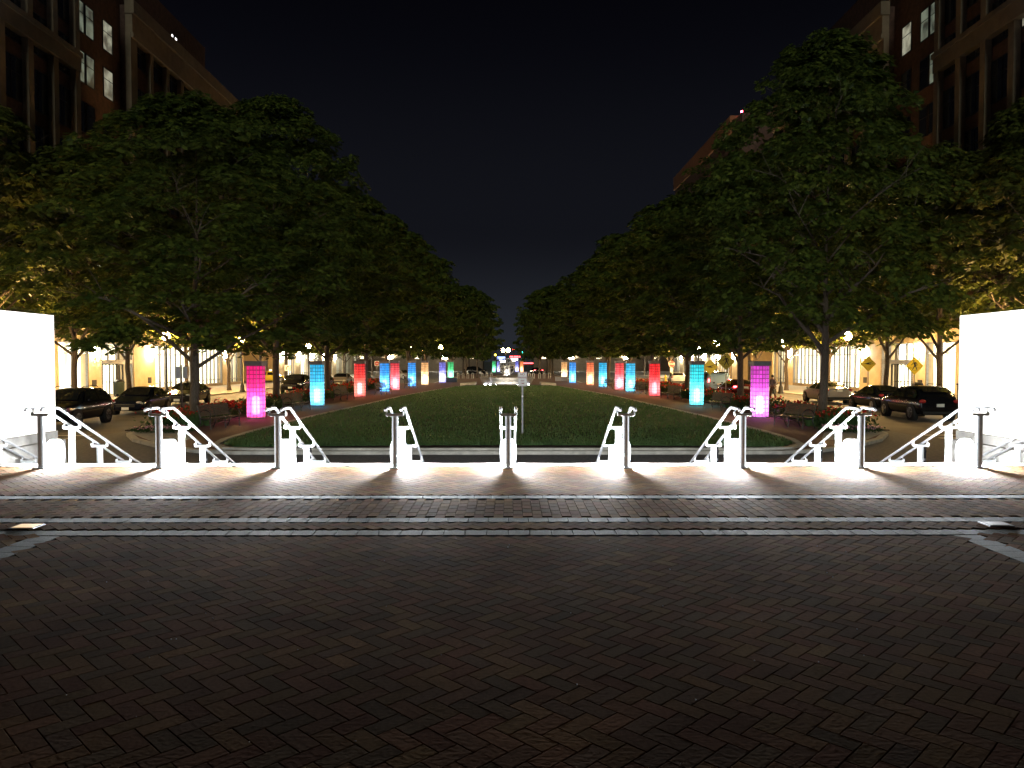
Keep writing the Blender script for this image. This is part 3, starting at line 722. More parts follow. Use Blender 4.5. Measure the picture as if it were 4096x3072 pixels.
# ================================================================== LIGHT COLUMNS
def column_mat(name, c, c_hi, e_):
    m, n, b = nodes_of(name)
    out = n.nodes['Material Output']; n.nodes.remove(b)
    t = n.nodes.new('ShaderNodeTexCoord'); sp_ = n.nodes.new('ShaderNodeSeparateXYZ'); n.links.new(t.outputs['UV'], sp_.inputs[0])
    # glass-brick joints: 0.19 m grid in height and across
    def line(sock, per, off, thick):
        a = n.nodes.new('ShaderNodeMath'); a.operation = 'ADD'; a.inputs[1].default_value = off; n.links.new(sock, a.inputs[0])
        d = n.nodes.new('ShaderNodeMath'); d.operation = 'PINGPONG'; d.inputs[1].default_value = per/2; n.links.new(a.outputs[0], d.inputs[0])
        l = n.nodes.new('ShaderNodeMath'); l.operation = 'GREATER_THAN'; l.inputs[1].default_value = thick; n.links.new(d.outputs[0], l.inputs[0]); return l.outputs[0]
    lz = line(sp_.outputs['Y'], 0.2, 20.0, 0.017); lx = line(sp_.outputs['X'], 0.155, 15.5, 0.014)
    mul = n.nodes.new('ShaderNodeMath'); mul.operation = 'MULTIPLY'; n.links.new(lz, mul.inputs[0]); n.links.new(lx, mul.inputs[1])
    # each block a little different
    sn2 = n.nodes.new('ShaderNodeVectorMath'); sn2.operation = 'SNAP'; sn2.inputs[1].default_value = (0.155,0.2,0.19); n.links.new(t.outputs['UV'], sn2.inputs[0])
    wn = n.nodes.new('ShaderNodeTexWhiteNoise'); n.links.new(sn2.outputs[0], wn.inputs[0])
    mr = n.nodes.new('ShaderNodeMapRange'); mr.inputs[3].default_value = 0.62; mr.inputs[4].default_value = 1.15; n.links.new(wn.outputs[0], mr.inputs[0])
    k = n.nodes.new('ShaderNodeMath'); k.operation = 'MULTIPLY'; n.links.new(mul.outputs[0], k.inputs[0]); n.links.new(mr.outputs[0], k.inputs[1])
    k2 = n.nodes.new('ShaderNodeMapRange'); k2.inputs[3].default_value = 0.16; k2.inputs[4].default_value = 1.0; n.links.new(k.outputs[0], k2.inputs[0])
    cs = n.nodes.new('ShaderNodeVectorMath'); cs.operation = 'SCALE'; cs.inputs[0].default_value = c_hi; n.links.new(k2.outputs[0], cs.inputs['Scale'])
    tr = n.nodes.new('ShaderNodeBsdfTranslucent'); n.links.new(cs.outputs[0], tr.inputs[0])
    df = n.nodes.new('ShaderNodeBsdfDiffuse'); df.inputs[0].default_value = (0.25,0.25,0.25,1)
    ms = n.nodes.new('ShaderNodeMixShader'); ms.inputs[0].default_value = 0.85; n.links.new(df.outputs[0], ms.inputs[1]); n.links.new(tr.outputs[0], ms.inputs[2])
    em = n.nodes.new('ShaderNodeEmission'); em.inputs[0].default_value = (*c,1)
    es = n.nodes.new('ShaderNodeMath'); es.operation = 'MULTIPLY'; es.inputs[1].default_value = e_; n.links.new(k2.outputs[0], es.inputs[0]); n.links.new(es.outputs[0], em.inputs[1])
    a = n.nodes.new('ShaderNodeAddShader'); n.links.new(ms.outputs[0], a.inputs[0]); n.links.new(em.outputs[0], a.inputs[1]); tp = n.nodes.new('ShaderNodeBsdfTransparent'); tp.inputs[0].default_value = (0.15+0.85*c[0],0.15+0.85*c[1],0.15+0.85*c[2],1)
    m2 = n.nodes.new('ShaderNodeMixShader'); m2.inputs[0].default_value = 0.30; n.links.new(a.outputs[0], m2.inputs[1]); n.links.new(tp.outputs[0], m2.inputs[2]); n.links.new(m2.outputs[0], out.inputs[0])
    return m
CM = {   # emission colour, tint of the diffuser, emission
 'magenta': ((1.0,0.005,0.27),(1.0,0.16,0.62),0.62), 'cyan': ((0.01,0.50,0.85),(0.25,0.75,1.0),0.85), 'red': ((0.90,0.008,0.06),(1.0,0.26,0.18),0.55),
 'blue': ((0.01,0.30,0.90),(0.20,0.62,1.0),0.85), 'pink': ((0.92,0.03,0.09),(1.0,0.38,0.42),0.50), 'cream': ((1.0,0.55,0.25),(1.0,0.80,0.50),0.55),
 'lavender': ((0.18,0.20,0.95),(0.62,0.62,1.0),0.55), 'green': ((0.02,0.62,0.22),(0.35,1.0,0.60),0.55), 'violet': ((0.70,0.045,0.68),(1.0,0.35,1.0),0.60),
 'peach': ((1.0,0.16,0.09),(1.0,0.60,0.32),0.52), 'aqua': ((0.01,0.68,0.85),(0.25,0.92,1.0),0.80), 'crimson': ((0.90,0.003,0.03),(1.0,0.20,0.22),0.58), 'orange': ((1.0,0.30,0.10),(1.0,0.60,0.30),0.7)}
for k, v in CM.items(): column_mat('column_' + k, *v)
CTUBE = {}
def light_column(cname, x, y, lab, lights=True, opening=False):
    tw = math.atan2(x, y)*-0.0
    ang = 0
    t = thing('light_column', lab, 'light column', (x, y, ZI), ang, 'glowing glass-block columns along the lawn')
    hw = 0.375; fa = 0.155
    oct_ = [(fa,-hw),(hw,-fa),(hw,fa),(fa,hw),(-fa,hw),(-hw,fa),(-hw,-fa),(-fa,-hw)]
    MB().prism([(px*1.06,py*1.06) for px,py in oct_], 0, 0.06).build('base', MAT['column_cap'], t, bevel=0.008)
    g = MB(); z0, z1 = 0.061, 2.461
    for k in range(8):
        a, b = oct_[k], oct_[(k+1)%8]; g.quad((a[0],a[1],z0),(b[0],b[1],z0),(b[0],b[1],z1),(a[0],a[1],z1))
    gl = g.build('glass_blocks', MAT['column_' + cname], t)
    uv = gl.data.uv_layers.new(name='uv'); D = []
    for k in range(8): D += [k*0.31,0.0, (k+1)*0.31,0.0, (k+1)*0.31,2.4, k*0.31,2.4]
    uv.data.foreach_set('uv', D)
    # beaded steel corner strips standing proud of the glass
    for (px, py) in oct_:
        l = math.hypot(px,py); qx, qy = px*(1+.012/l), py*(1+.012/l)
        e_ = MB(); e_.cbox((qx,qy,(z0+z1)/2), (0.014,0.014,z1-z0))
        for i in range(12): e_.cbox((qx,qy,0.17+0.2*i), (0.034,0.034,0.03))
        e_.build('corner_strip', MAT['steel'], t)
    c = MB(); c.box(-hw-0.03,hw+0.03,-hw-0.03,hw+0.03,2.462,2.64); c.box(-hw-0.05,hw+0.05,-hw-0.05,hw+0.05,2.641,2.68)
    c.build('cap', MAT['column_cap'], t, bevel=0.006)
    cc = CM[cname][0]; hi = CM[cname][1]
    tm = CTUBE.get(cname) or CTUBE.setdefault(cname, emit('tube_' + cname, [0.62 + 0.38*v for v in cc], 20))
    MB().lathe([(0.16,0.2),(0.165,0.22),(0.165,0.98),(0.12,1.04),(0.0,1.05)], 16).build('lamp_tube', tm, t, smooth=True)
    for (z, p) in ((1.20,12),(2.0,1.5)):
        ld = bpy.data.lights.new('column_lamp', 'POINT'); ld.energy = p*(1.0 if y < 60 else 1.2); ld.shadow_soft_size = 0.08; ld.color = [0.55*hi[i]+0.25+0.2*cc[i] for i in range(3)]
        lo = bpy.data.objects.new('lamp', ld); col.objects.link(lo); lo.parent = t; lo.location = (0,0,z)
    return t
COLS = [('magenta',-11.8,36,'magenta glowing column nearest the steps on the left'),('cyan',-11.35,45.7,'bright cyan glowing column, second in the left row'),('red',-11.0,57,'red glowing column with a yellow-white foot, third in the left row'),
 ('blue',-10.6,66,'blue glowing column with a bench in front, fourth in the left row'),('pink',-10.3,70,'pink glowing column just right of the blue one, left row'),('blue',-9.95,79.5,'deeper blue glowing column, sixth in the left row'),
 ('cream',-9.15,84.5,'cream glowing column in the left row'),('lavender',-7.95,93,'lavender glowing column in the left row, next to the green one'),('green',-7.7,103,'green glowing column at the far end of the left row'),
 ('violet',11.9,36.3,'violet glowing column nearest the steps on the right'),('aqua',11.3,46,'aqua glowing column, second in the right row'),('crimson',11.05,58,'deep red glowing column, third in the right row'),
 ('cyan',10.5,66,'light blue glowing column right of the pink one, right row'),('pink',10.2,70.5,'pink glowing column beside the light blue one, right row'),('cyan',9.6,78,'light blue glowing column, sixth in the right row'),
 ('peach',8.95,84,'peach glowing column in the right row'),('blue',7.7,92,'deep blue glowing column in the right row'),('cream',7.5,103,'cream glowing column at the far end of the right row'),
 ('green',-3.2,172,'tiny pale green glowing column left of the fountain globe'),('lavender',-2.2,177,'tiny lavender glowing column just left of the fountain globe'),('lavender',2.0,177,'tiny lavender glowing column just right of the fountain globe'),('orange',3.0,172,'tiny orange glowing column right of the fountain globe')]
for c in COLS: light_column(*c)

# ================================================================== FOUNTAIN
t = thing('fountain', 'round tiered fountain with an openwork metal globe and water jets behind the lawn', 'fountain', (-0.15,87,ZI))
g = MB()
N_ = 44
for i in range(N_):           # curved basin wall, open towards the lawn
    a0, a1 = R(-52 + 284*i/N_), R(-52 + 284*(i+1)/N_)
    P = [[(rr_*math.cos(a), rr_*math.sin(a), z) for (rr_, z) in ((2.75,0),(3.1,0.80),(3.1,0.86),(2.65,0.86),(2.45,0.0))] for a in (a0, a1)]
    for j in range(4): g.quad(P[0][j], P[1][j], P[1][j+1], P[0][j+1])
    if i == 0: g.quad(*P[0])
    if i == N_-1: g.quad(*P[1][::-1])
g.build('basin', MAT['dark_granite'], t, smooth=True)
MB().lathe([(2.3,0.0),(2.3,0.10),(0,0.10)], 40).build('plinth', MAT['dark_granite'], t)
MB().lathe([(2.12,0.101),(2.12,0.38),(1.98,0.40),(0,0.40)], 40).build('lower_tier', MAT['concrete'], t)
MB().lathe([(1.90,0.401),(1.90,0.76),(1.80,0.78),(0,0.78)], 40).build('middle_tier', MAT['concrete'], t)
MB().lathe([(1.15,0.781),(1.22,1.04),(1.1,1.06),(0,1.06)], 32).build('upper_tier', MAT['dark_granite'], t)
MB().lathe([(2.6,0.05),(2.301,0.05)], 40).build('water', MAT['water'], t)
g = MB()
rg = random.Random(5)
for k in range(13):
    ax = Vector((rg.gauss(0,1), rg.gauss(0,1), rg.gauss(0,1))).normalized(); u = ax.orthogonal().normalized(); v = ax.cross(u); off = rg.uniform(-0.35,0.35)
    rr_ = math.sqrt(1-off*off)*0.95
    pts = [Vector((0,0,2.02)) + ax*off*0.95 + (u*math.cos(a)+v*math.sin(a))*rr_ for a in [2*math.pi*i/28 for i in range(29)]]
    g.tube(pts, 0.028, 5, cap=False)
g.build('globe', MAT['steel'], t, smooth=True)
m_, n_, b_ = nodes_of('water_jet'); b_.inputs['Base Color'].default_value = (0.85,0.88,0.92,1); b_.inputs['Roughness'].default_value = 0.35; b_.inputs['Subsurface Weight'].default_value = 0.0
for dx in (-0.24, 0.24):
    g = MB(); g.lathe([(0.16,1.061),(0.11,1.17),(0.09,1.4),(0.10,1.7),(0.07,1.95),(0.03,2.08),(0,2.12)], 12, (dx,0,0)); g.build('jet', MAT['water_jet'], t, smooth=True)
for k in range(8):
    a = R(214 + 16*k); x, y = 2.9*math.cos(a), 2.9*math.sin(a)
    o = MB().lathe([(0.08,0.0),(0.10,0.05),(0.0,0.06)], 8, (x,y,0)).build('underwater_lamp', MAT['led_white'], t)
def small_light(parent, loc, e, r_, c):
    ld = bpy.data.lights.new('fountain_lamp', 'POINT'); ld.energy = e; ld.shadow_soft_size = r_; ld.color = c
    lo = bpy.data.objects.new('lamp', ld); col.objects.link(lo); lo.parent = parent; lo.location = loc
small_light(t, (0,-0.9,1.25), 60, 0.05, (1,0.95,0.85))
for dx in (-1.5,-0.5,0.6,1.6): small_light(t, (dx,-2.85,0.16), 34, 0.05, (1,0.97,0.90))
# long low walls flanking the fountain
for s in (-1,1):
    MB().prism([(s*3.6,83.2),(s*5.2,83.2),(s*5.0,84.0),(s*3.9,88.5),(s*3.6,88.5)][::s], ZI, ZI+0.25).build('seat_wall', MAT['kerb_concrete'])
    o = col.objects[-1] if False else bpy.data.objects['seat_wall' if s < 0 else 'seat_wall.001']
    tag(o, f'low pale seat wall on the {"left" if s<0 else "right"} of the fountain', 'wall')

t = thing('office_building', 'unseen dark block added behind the viewer to shade the near paving', 'building', (0,-12,0))  # added out of view, keeps the sun lamp off the foreground paving
MB().box(-48,48,-18,0,0,13.0).build('wall', MAT['brick'], t); MB().box(-48.3,48.3,-18.3,0.3,13.001,13.8).build('cornice', MAT['stone'], t)
# ================================================================== TREES
def tree_parts(seed, H, RR, zb, n_clump, n_leaf, leaf, trunk_r=0.19, fork=2.9, ex=1.5):
    r = random.Random(seed)
    ph = [r.uniform(0, 6.28) for _ in range(6)]
    def env(a, z):
        t = (z - zb)/(H - zb)
        if t <= 0 or t >= 1: return 0
        base = 0.72 + 0.28*math.sin(min(1, t/0.28)*math.pi/2) if t < 0.28 else math.sqrt(max(0, 1-((t-0.28)/0.72)**ex))
        lob = 1 + 0.10*math.sin(3*a+ph[0]+z*0.5) + 0.08*math.sin(5*a+ph[1]-z*0.9) + 0.07*math.sin(2*z+ph[2]+a)
        return RR*base*lob
    wood = MB()
    tp = [Vector((0,0,-0.1))]
    x = y = 0
    zs = [0.0, 0.15, 0.5, 1.2, 2.0, fork, 4.2, 5.6, 7.2, 9.0, 11.0, H*0.86]
    rad = [trunk_r*1.55, trunk_r*1.3, trunk_r*1.08, trunk_r, trunk_r*.95, trunk_r*.93, trunk_r*.68, trunk_r*.55, trunk_r*.42, trunk_r*.3, trunk_r*.18, 0.015]
    P = []
    for z in zs:
        if z > 0.3: x += r.gauss(0,0.05); y += r.gauss(0,0.05)
        P.append(Vector((x,y,z)))
    wood.tube(P, rad, 12)
    def along(z):
        for a, b in zip(P, P[1:]):
            if a.z <= z <= b.z: return a.lerp(b, (z-a.z)/(b.z-a.z))
        return P[-1]
    tips = []
    nl = 20
    for k in range(nl):
        z0 = fork*0.92 + (H*0.72-fork)*(k/nl)**1.15; a = k*2.399 + r.uniform(-.3,.3)
        st = along(z0); zt = z0 + r.uniform(1.6,3.0)*(1.0 if k > 5 else 1.35); zt = min(zt, H-1)
        re = max(0.4, env(a, max(zt, zb+0.3))*0.82)
        end = Vector((math.cos(a)*re, math.sin(a)*re, zt)); c1 = st.lerp(end, 0.35) + Vector((0,0,0.25)) + Vector((r.gauss(0,.1),r.gauss(0,.1),0)); c2 = st.lerp(end, 0.7) + Vector((r.gauss(0,.2),r.gauss(0,.2),0.3))
        r0 = trunk_r*(0.50 if k < 6 else 0.33*(1-k/nl)+0.10)
        wood.tube([st, c1, c2, end], [r0, r0*.72, r0*.42, 0.012], 7)
        for q in range(4):
            s0 = (c1.lerp(c2, r.random())) if q < 2 else c2.lerp(end, r.random()*0.6)
            e2 = s0 + Vector((r.gauss(0,1), r.gauss(0,1), r.uniform(0.1,1.2))).normalized()*r.uniform(1.0,2.0)
            wood.tube([s0, s0.lerp(e2,.5)+Vector((0,0,.12)), e2], [r0*.34, r0*.22, 0.006], 5, cap=False)
    leaves = MB()
    V = leaves.v; F = leaves.f; MI = leaves.mi
    cnt = 0; tries = 0
    boughs = []
    nb = 150
    for k in range(nb):
        z = zb + (H-zb)*((k+r.random())/nb)**0.92; a = k*2.399963 + r.uniform(-.35,.35); e_ = env(a, z)
        q = r.uniform(0.80, 1.04) if k % 3 else r.uniform(0.45, 0.8)
        boughs.append((a, z, max(0.25, e_*q), r.uniform(0.75,1.25)*min(1.0, 0.55+e_/RR*0.6)))
    while cnt < n_clump and tries < n_clump*20:
        tries += 1
        if r.random() < 0.86:
            a0, zc, rc, sz = boughs[int(r.random()*nb)]
            ux, uy = r.gauss(0,.55)*sz, r.gauss(0,.55)*sz; rad0 = rc + ux
            cx, cy_ = rad0*math.cos(a0) - uy*math.sin(a0), rad0*math.sin(a0) + uy*math.cos(a0)
            z = zc + r.gauss(0,.16)*sz - 0.45*max(0, ux) - 0.18*abs(uy); a = math.atan2(cy_, cx); rad_ = math.hypot(cx, cy_)
            if z < zb - 0.35 or rad_ > RR*1.15: continue
        else:
            z = zb + 0.4 + (H-zb-1)*r.random(); a = r.uniform(0, 6.2832); e_ = env(a, z); rad_ = e_*r.uniform(0.15,0.72)
        cx, cy_, cz = rad_*math.cos(a), rad_*math.sin(a), z
        cnt += 1
        cr = r.uniform(0.30, 0.58)
        out = Vector((math.cos(a), math.sin(a), 0.0))
        for i in range(n_leaf):
            b = r.uniform(0, 6.2832); d = cr*math.sqrt(r.random())
            px, py = cx + d*math.cos(b), cy_ + d*math.sin(b); pz = cz - 0.75*d*d/cr + r.gauss(0, 0.05)
            # leaf hangs down and outwards from the clump's own crown
            dirv = Vector((math.cos(b)*d/cr + out.x*0.5, math.sin(b)*d/cr + out.y*0.5, 0)) + Vector((r.gauss(0,.35), r.gauss(0,.35), 0))
            if dirv.length < 0.05: dirv = Vector((1,0,0))
            dirv.normalize(); dirv = (dirv + Vector((0,0,-r.uniform(0.15,0.95)))).normalized()
            side = dirv.cross(Vector((r.gauss(0,.25),r.gauss(0,.25),1))).normalized()
            L = leaf*r.uniform(0.65,1.25); W = L*r.uniform(0.36,0.46)
            nrm = side.cross(dirv)
            p0 = Vector((px,py,pz)); mid = p0 + dirv*L*0.42
            s_ = side*W; dn = nrm*(-0.28*W)
            i0 = len(V)
            V += [tuple(p0), tuple(mid+s_+dn), tuple(p0+dirv*L), tuple(mid-s_+dn)]
            F.append((i0,i0+1,i0+2)); F.append((i0,i0+2,i0+3)); MI += [0,0]
    return wood, leaves
def make_tree(name, label, group, seed, H, RR, zb, nc, nl, leaf, lm, **k):
    t = thing(name, label, 'tree', (0,0,0), 0, group)
    wd, lv = tree_parts(seed, H, RR, zb, nc, nl, leaf, **k)
    wd.build('trunk', MAT['bark'], t, smooth=True)
    lv.build('crown', MAT[lm], t)
    return t
GI = 'broad leafy trees in the inner rows along the lawn'; GO = 'street trees along the pavements'
inner = [make_tree('leafy_tree', '', GI, 21, 15.6, 5.7, 3.9, 1000, 40, 0.26, 'leaves', ex=1.75),
         make_tree('leafy_tree', '', GI, 33, 15.6, 5.7, 3.9, 1000, 40, 0.26, 'leaves', ex=1.05),
         make_tree('leafy_tree', '', GI, 57, 15.6, 5.7, 3.8, 520, 30, 0.42, 'leaves', ex=1.7)]
outer = [make_tree('street_tree', '', GO, 71, 13.5, 4.7, 4.2, 420, 30, 0.34, 'leaves_outer', trunk_r=0.16, fork=2.6),
         make_tree('street_tree', '', GO, 83, 13.5, 4.7, 4.2, 420, 30, 0.34, 'leaves_outer', trunk_r=0.16, fork=2.6)]
used = set()
def put_tree(src, x, y, sc, rot, lab, sxy=None):
    if id(src) in used: o = copy_tree(src)
    else: o = src; used.add(id(src))
    o.location = (x, y, ZI); o.rotation_euler.z = rot; o.scale = (sxy or sc, sxy or sc, sc); o['label'] = lab
nth = ['nearest','second','third','fourth','fifth','sixth','seventh']
LI = [(-13.2,32.4,0.88,0.3,0,1.0),(-13.25,43.8,1.13,2.4,0,0.98),(-12.95,55.5,1.0,4.1,2,1.0),(-12.7,68,1.08,1.0,2,1.0),(-12.5,79,1.13,2.7,2,1.0),(-11.8,91,1.12,5.2,2,0.98),(-11.0,102,1.1,0.2,2,0.95)]
RI = [(13.25,32.4,1.05,1.4,1,0.90),(13.3,43.8,0.93,3.6,0,0.95),(13.0,56,0.95,0.9,2,1.0),(12.8,68,1.0,5.0,2,1.0),(12.6,79,1.02,3.3,2,1.0),(11.9,91,1.0,2.2,2,1.0),(11.0,102,1.0,4.4,2,0.95)]
for side, L_ in (('left',LI),('right',RI)):
    for k, (x,y,sc,ro,v,sxy) in enumerate(L_):
        if k == 0: lb = f'big leafy tree with a grey trunk, {nth[k]} to the steps in the {side} inner row'
        else: lb = f'leafy tree in the {side} inner row beside the lawn, {nth[k]} from the steps'
        put_tree(inner[v], x, y, sc, ro, lb, sxy)
for s, side in ((-1,'left'),(1,'right')):
    for k, (x, y, sc) in enumerate([(4.7,117,0.86),(8.8,121,0.95),(7.3,132,1.0),(8.5,146,1.0),(8.0,160,1.05),(15,118,1.0),(15,136,1.0)]):
        put_tree(inner[2], s*x, y, sc, k*1.3+s, f'dark leafy tree beyond the fountain on the {side}, {nth[k]} of its group', sc*(0.72 if k == 0 else 0.95))
    for k, y in enumerate([36.0,44.6,51.3,60.3,69.5,78.5,87.0]):
        put_tree(outer[k%2], s*(25.2 if y != 44.6 else 25.1), y, 1.12 if k < 3 else 1.0, k*2.1+s, f'street tree by the lit windows of the {side} pavement, {nth[k]} from the steps', 1.0)
    for k, y in enumerate([106,116,127,139]):
        put_tree(outer[k%2], s*24.6, y, 0.95, k*1.7+s, f'street tree beyond the {side} side street, {nth[k]} from the corner')

# ================================================================== FLOWER BEDS (nobody could count them)
r = random.Random(19)
fo = MB(); fl = MB(); pk = MB(); og = MB()
def leaf_quad(mb, p, L, W, up=0.6):
    d = Vector((r.gauss(0,1), r.gauss(0,1), r.uniform(0.1,up*2))).normalized(); s_ = d.cross(Vector((r.gauss(0,.3),r.gauss(0,.3),1))).normalized()*W
    mb.quad(p, tuple(Vector(p)+d*L*.5+s_), tuple(Vector(p)+d*L), tuple(Vector(p)+d*L*.5-s_))
for s in (-1,1):
    for i in range(1500):
        y = 30.5 + 56*r.random()**1.3; x = s*(13.65 + r.uniform(-1.15,1.0))
        if math.hypot(x - s*13.2, ((y-32.4+5.9) % 11.8)-5.9) < 0.45: continue
        hgt = 0.30 + 0.28*(0.5+0.5*math.sin(y*1.7+s)*math.cos(x*2.1)) + r.uniform(0,.1)
        z0 = ZI+0.05; k_ = 1 + (y-30)/60
        for q in range(9):
            p = (x + r.gauss(0,.13), y + r.gauss(0,.13), z0 + hgt*r.random()); leaf_quad(fo, p, 0.16*k_, 0.045*k_)
        if math.sin(y*0.9 + s*1.3) + 0.6*math.sin(y*2.3) > -0.3:
            for q in range(3):
                p = (x + r.gauss(0,.12), y + r.gauss(0,.12), z0 + hgt*r.uniform(0.75,1.25)); leaf_quad(fl, p, 0.11*k_, 0.05*k_)
    for i in range(420):      # low pink and white bedding at the tip of each bed
        a = r.uniform(0,6.28); d = math.sqrt(r.random()); x = s*13.1 + d*1.15*math.cos(a); y = 29.3 + d*0.9*math.sin(a)
        for q in range(4): leaf_quad(fo, (x+r.gauss(0,.06), y+r.gauss(0,.06), ZI+0.02+r.uniform(0,.12)), 0.09, 0.03)
        if i % 3: leaf_quad(pk, (x, y, ZI+0.12+r.uniform(0,.08)), 0.07, 0.035)
    for i in range(46):       # ornamental grass tufts round the near trunks
        x = s*(12.2+r.uniform(0,1.9)); y = r.choice([31.0,31.4,30.6,42.5,54.5]) + r.uniform(-.5,.5)
        for q in range(26):
            a = r.uniform(0,6.28); h_ = r.uniform(.35,.75); lx, ly = math.cos(a)*h_*.45, math.sin(a)*h_*.45
            b0 = (x+r.gauss(0,.05), y+r.gauss(0,.05), ZI+.03)
            og.quad((b0[0]-.009,b0[1],b0[2]),(b0[0]+.009,b0[1],b0[2]),(b0[0]+lx*.4+.007,b0[1]+ly*.4,b0[2]+h_*.7),(b0[0]+lx,b0[1]+ly,b0[2]+h_*.85),(b0[0]+lx*.4-.007,b0[1]+ly*.4,b0[2]+h_*.7))
tag(fo.build('bed_foliage', MAT['bed_leaves']), 'low green foliage filling the planting beds under the tree rows', 'ground cover', kind='stuff')
tag(fl.build('red_flowers', MAT['red_petals']), 'mass of red flowers in the beds behind the glowing columns', 'flowers', kind='stuff')
tag(pk.build('pink_flowers', MAT['pink_petals']), 'low pink bedding flowers at the near tips of the beds', 'flowers', kind='stuff')
tag(og.build('ornamental_grass', MAT['blades']), 'tufts of ornamental grass round the near tree trunks', 'grass', kind='stuff')

# ================================================================== BENCHES, BINS, HYDRANTS, BOLLARDS
def make_bench():
    t = thing('park_bench', '', 'bench', (0,0,0), 0, 'metal benches with ring arms around the lawn')
    g = MB()
    for k in range(7): g.box(-0.9, 0.9, -0.24+0.07*k, -0.19+0.07*k, 0.42, 0.445)
    g.build('seat', MAT['wood_slat'], t, bevel=0.004)
    g = MB()
    for k in range(7):
        y = 0.25+0.018*k; z = 0.50+0.065*k; g.faces([(-0.9,y,z),(0.9,y,z),(0.9,y+.02,z+.005),(-0.9,y+.02,z+.005),(-0.9,y+.015,z+.05),(0.9,y+.015,z+.05),(0.9,y+.035,z+.055),(-0.9,y+.035,z+.055)], [(0,3,2,1),(4,5,6,7),(0,1,5,4),(1,2,6,5),(2,3,7,6),(3,0,4,7)])
    g.build('backrest', MAT['wood_slat'], t)
    for x in (-0.88, 0.0, 0.88):
        if x: 
            pts = [(x, 0.02+0.27*math.cos(a), 0.56+0.20*math.sin(a)) for a in [2*math.pi*i/20 for i in range(21)]]
            MB().tube(pts, 0.02, 6, cap=False).build('arm_ring', MAT['black_metal'], t, smooth=True)
        MB().tube([(x,-0.26,0.0),(x,-0.22,0.2),(x,-0.24,0.41)], 0.024, 6).build('leg', MAT['black_metal'], t)
        MB().tube([(x,0.36,0.0),(x,0.24,0.25),(x,0.25,0.45),(x,0.40,0.95)], 0.024, 6).build('leg', MAT['black_metal'], t)
        MB().tube([(x,-0.26,0.41),(x,0.25,0.41)], 0.02, 6).build('seat_support', MAT['black_metal'], t)
    return t
bn = make_bench()
BN = [(-11.6,31.0,-1,'nearest the steps on the left, in front of red flowers'),(-11.3,41.2,-1,'between the magenta and cyan columns'),(-11.2,52.6,-1,'just before the red column on the left'),(-9.9,61.2,-1,'in front of the left blue column'),(-9.4,74.5,-1,'before the sixth left column'),
      (11.6,31.2,1,'nearest the steps on the right'),(11.4,42.0,1,'between the violet and aqua columns'),(11.3,53.5,1,'just before the crimson column on the right'),(10.4,62.2,1,'in front of the right light blue column'),(9.3,73.5,1,'before the sixth right column')]
for k, (x, y, s, lb) in enumerate(BN):
    o = bn if k == 0 else copy_tree(bn); o.location = (x,y,ZI); o.rotation_euler.z = R(-90 if s > 0 else 90) + s*R(18); o['label'] = 'dark slatted ring-armed bench, ' + lb
def make_bin(lab, x, y, z=ZI, sc=1.0, g='litter bins'):
    t = thing('litter_bin', lab, 'litter bin', (x,y,z), 0, g)
    MB().lathe([(0.27,0.05),(0.29,0.08),(0.31,0.80),(0.33,0.83),(0.33,0.87),(0.29,0.88)], 18).build('body', MAT['bin_green'], t, smooth=True)
    MB().lathe([(0.30,0.881),(0.31,0.95),(0.20,1.03),(0.14,1.04),(0.14,1.0)], 18).build('lid', MAT['black_metal'], t, smooth=True)
    for q in range(4): a = R(45+90*q); MB().cbox((0.2*math.cos(a),0.2*math.sin(a),0.03),(0.05,0.05,0.06)).build('foot', MAT['black_metal'], t)
    t.scale = (sc,sc,sc); return t
make_bin('dark litter bin left of the left office doorway', -29.0, 57.4, sc=1.25)
make_bin('dark litter bin right of the right office doorway', 27.5, 51.5, sc=1.2)
make_bin('dark litter bin on the left, right of the yellow hydrant', -18.9, 104, z=0.0, sc=1.2)
def hydrant(x, y, lab):
    t = thing('fire_hydrant', lab, 'fire hydrant', (x,y,ZI), 0, 'yellow fire hydrants')
    MB().lathe([(0.16,0),(0.16,0.05),(0.11,0.06),(0.10,0.55),(0.14,0.58),(0.14,0.62),(0.11,0.70),(0.04,0.78),(0.04,0.84),(0,0.85)], 12).build('barrel', MAT['hydrant_yellow'], t, smooth=True)
    for (dx,dy) in ((1,0),(-1,0)): MB().lathe([(0.055,0.0),(0.055,0.16),(0.07,0.165),(0.07,0.2)] if dx > 0 else [(0.07,-0.2),(0.07,-0.165),(0.055,-0.16),(0.055,0)], 8, (0,0,0.45), 'x').build('side_nozzle', MAT['hydrant_yellow'], t)
    MB().lathe([(0.09,-0.2),(0.09,-0.165),(0.07,-0.16),(0.07,0)], 8, (0,0,0.42), 'y').build('front_nozzle', MAT['hydrant_yellow'], t)
hydrant(-20.6,100,'yellow fire hydrant left of the red column, left street corner'); hydrant(20.7,101,'yellow fire hydrant beside the crimson column, right street corner')
wb = thing('hoop_bollard', '', 'bollard', (0,0,0), 0, 'white hoop bollards beyond the fountain')
MB().tube([(-.13,0,0),(-.13,0,0.72),(-.10,0,0.80),(.10,0,0.80),(.13,0,0.72),(.13,0,0)], 0.035, 8).build('hoop', MAT['plate_white'], wb, smooth=True)
MB().box(-.19,.19,-.07,.07,0,0.015).build('foot_plate', MAT['grey_metal'], wb)
ox = [303,372,445,513,655,725,790,1355,1412,1505,1568,1650]
for k, px in enumerate(ox):
    o = wb if k == 0 else copy_tree(wb); o.location = (((px/3.687+1750)-2032)/3076*114, 114 + (0.4 if k%2 else 0), ZI+0.0)
    o['label'] = f'white hoop bollard beyond the fountain, {["first","second","third","fourth","fifth","sixth","seventh","eighth","ninth","tenth","eleventh","twelfth"][k]} from the left'
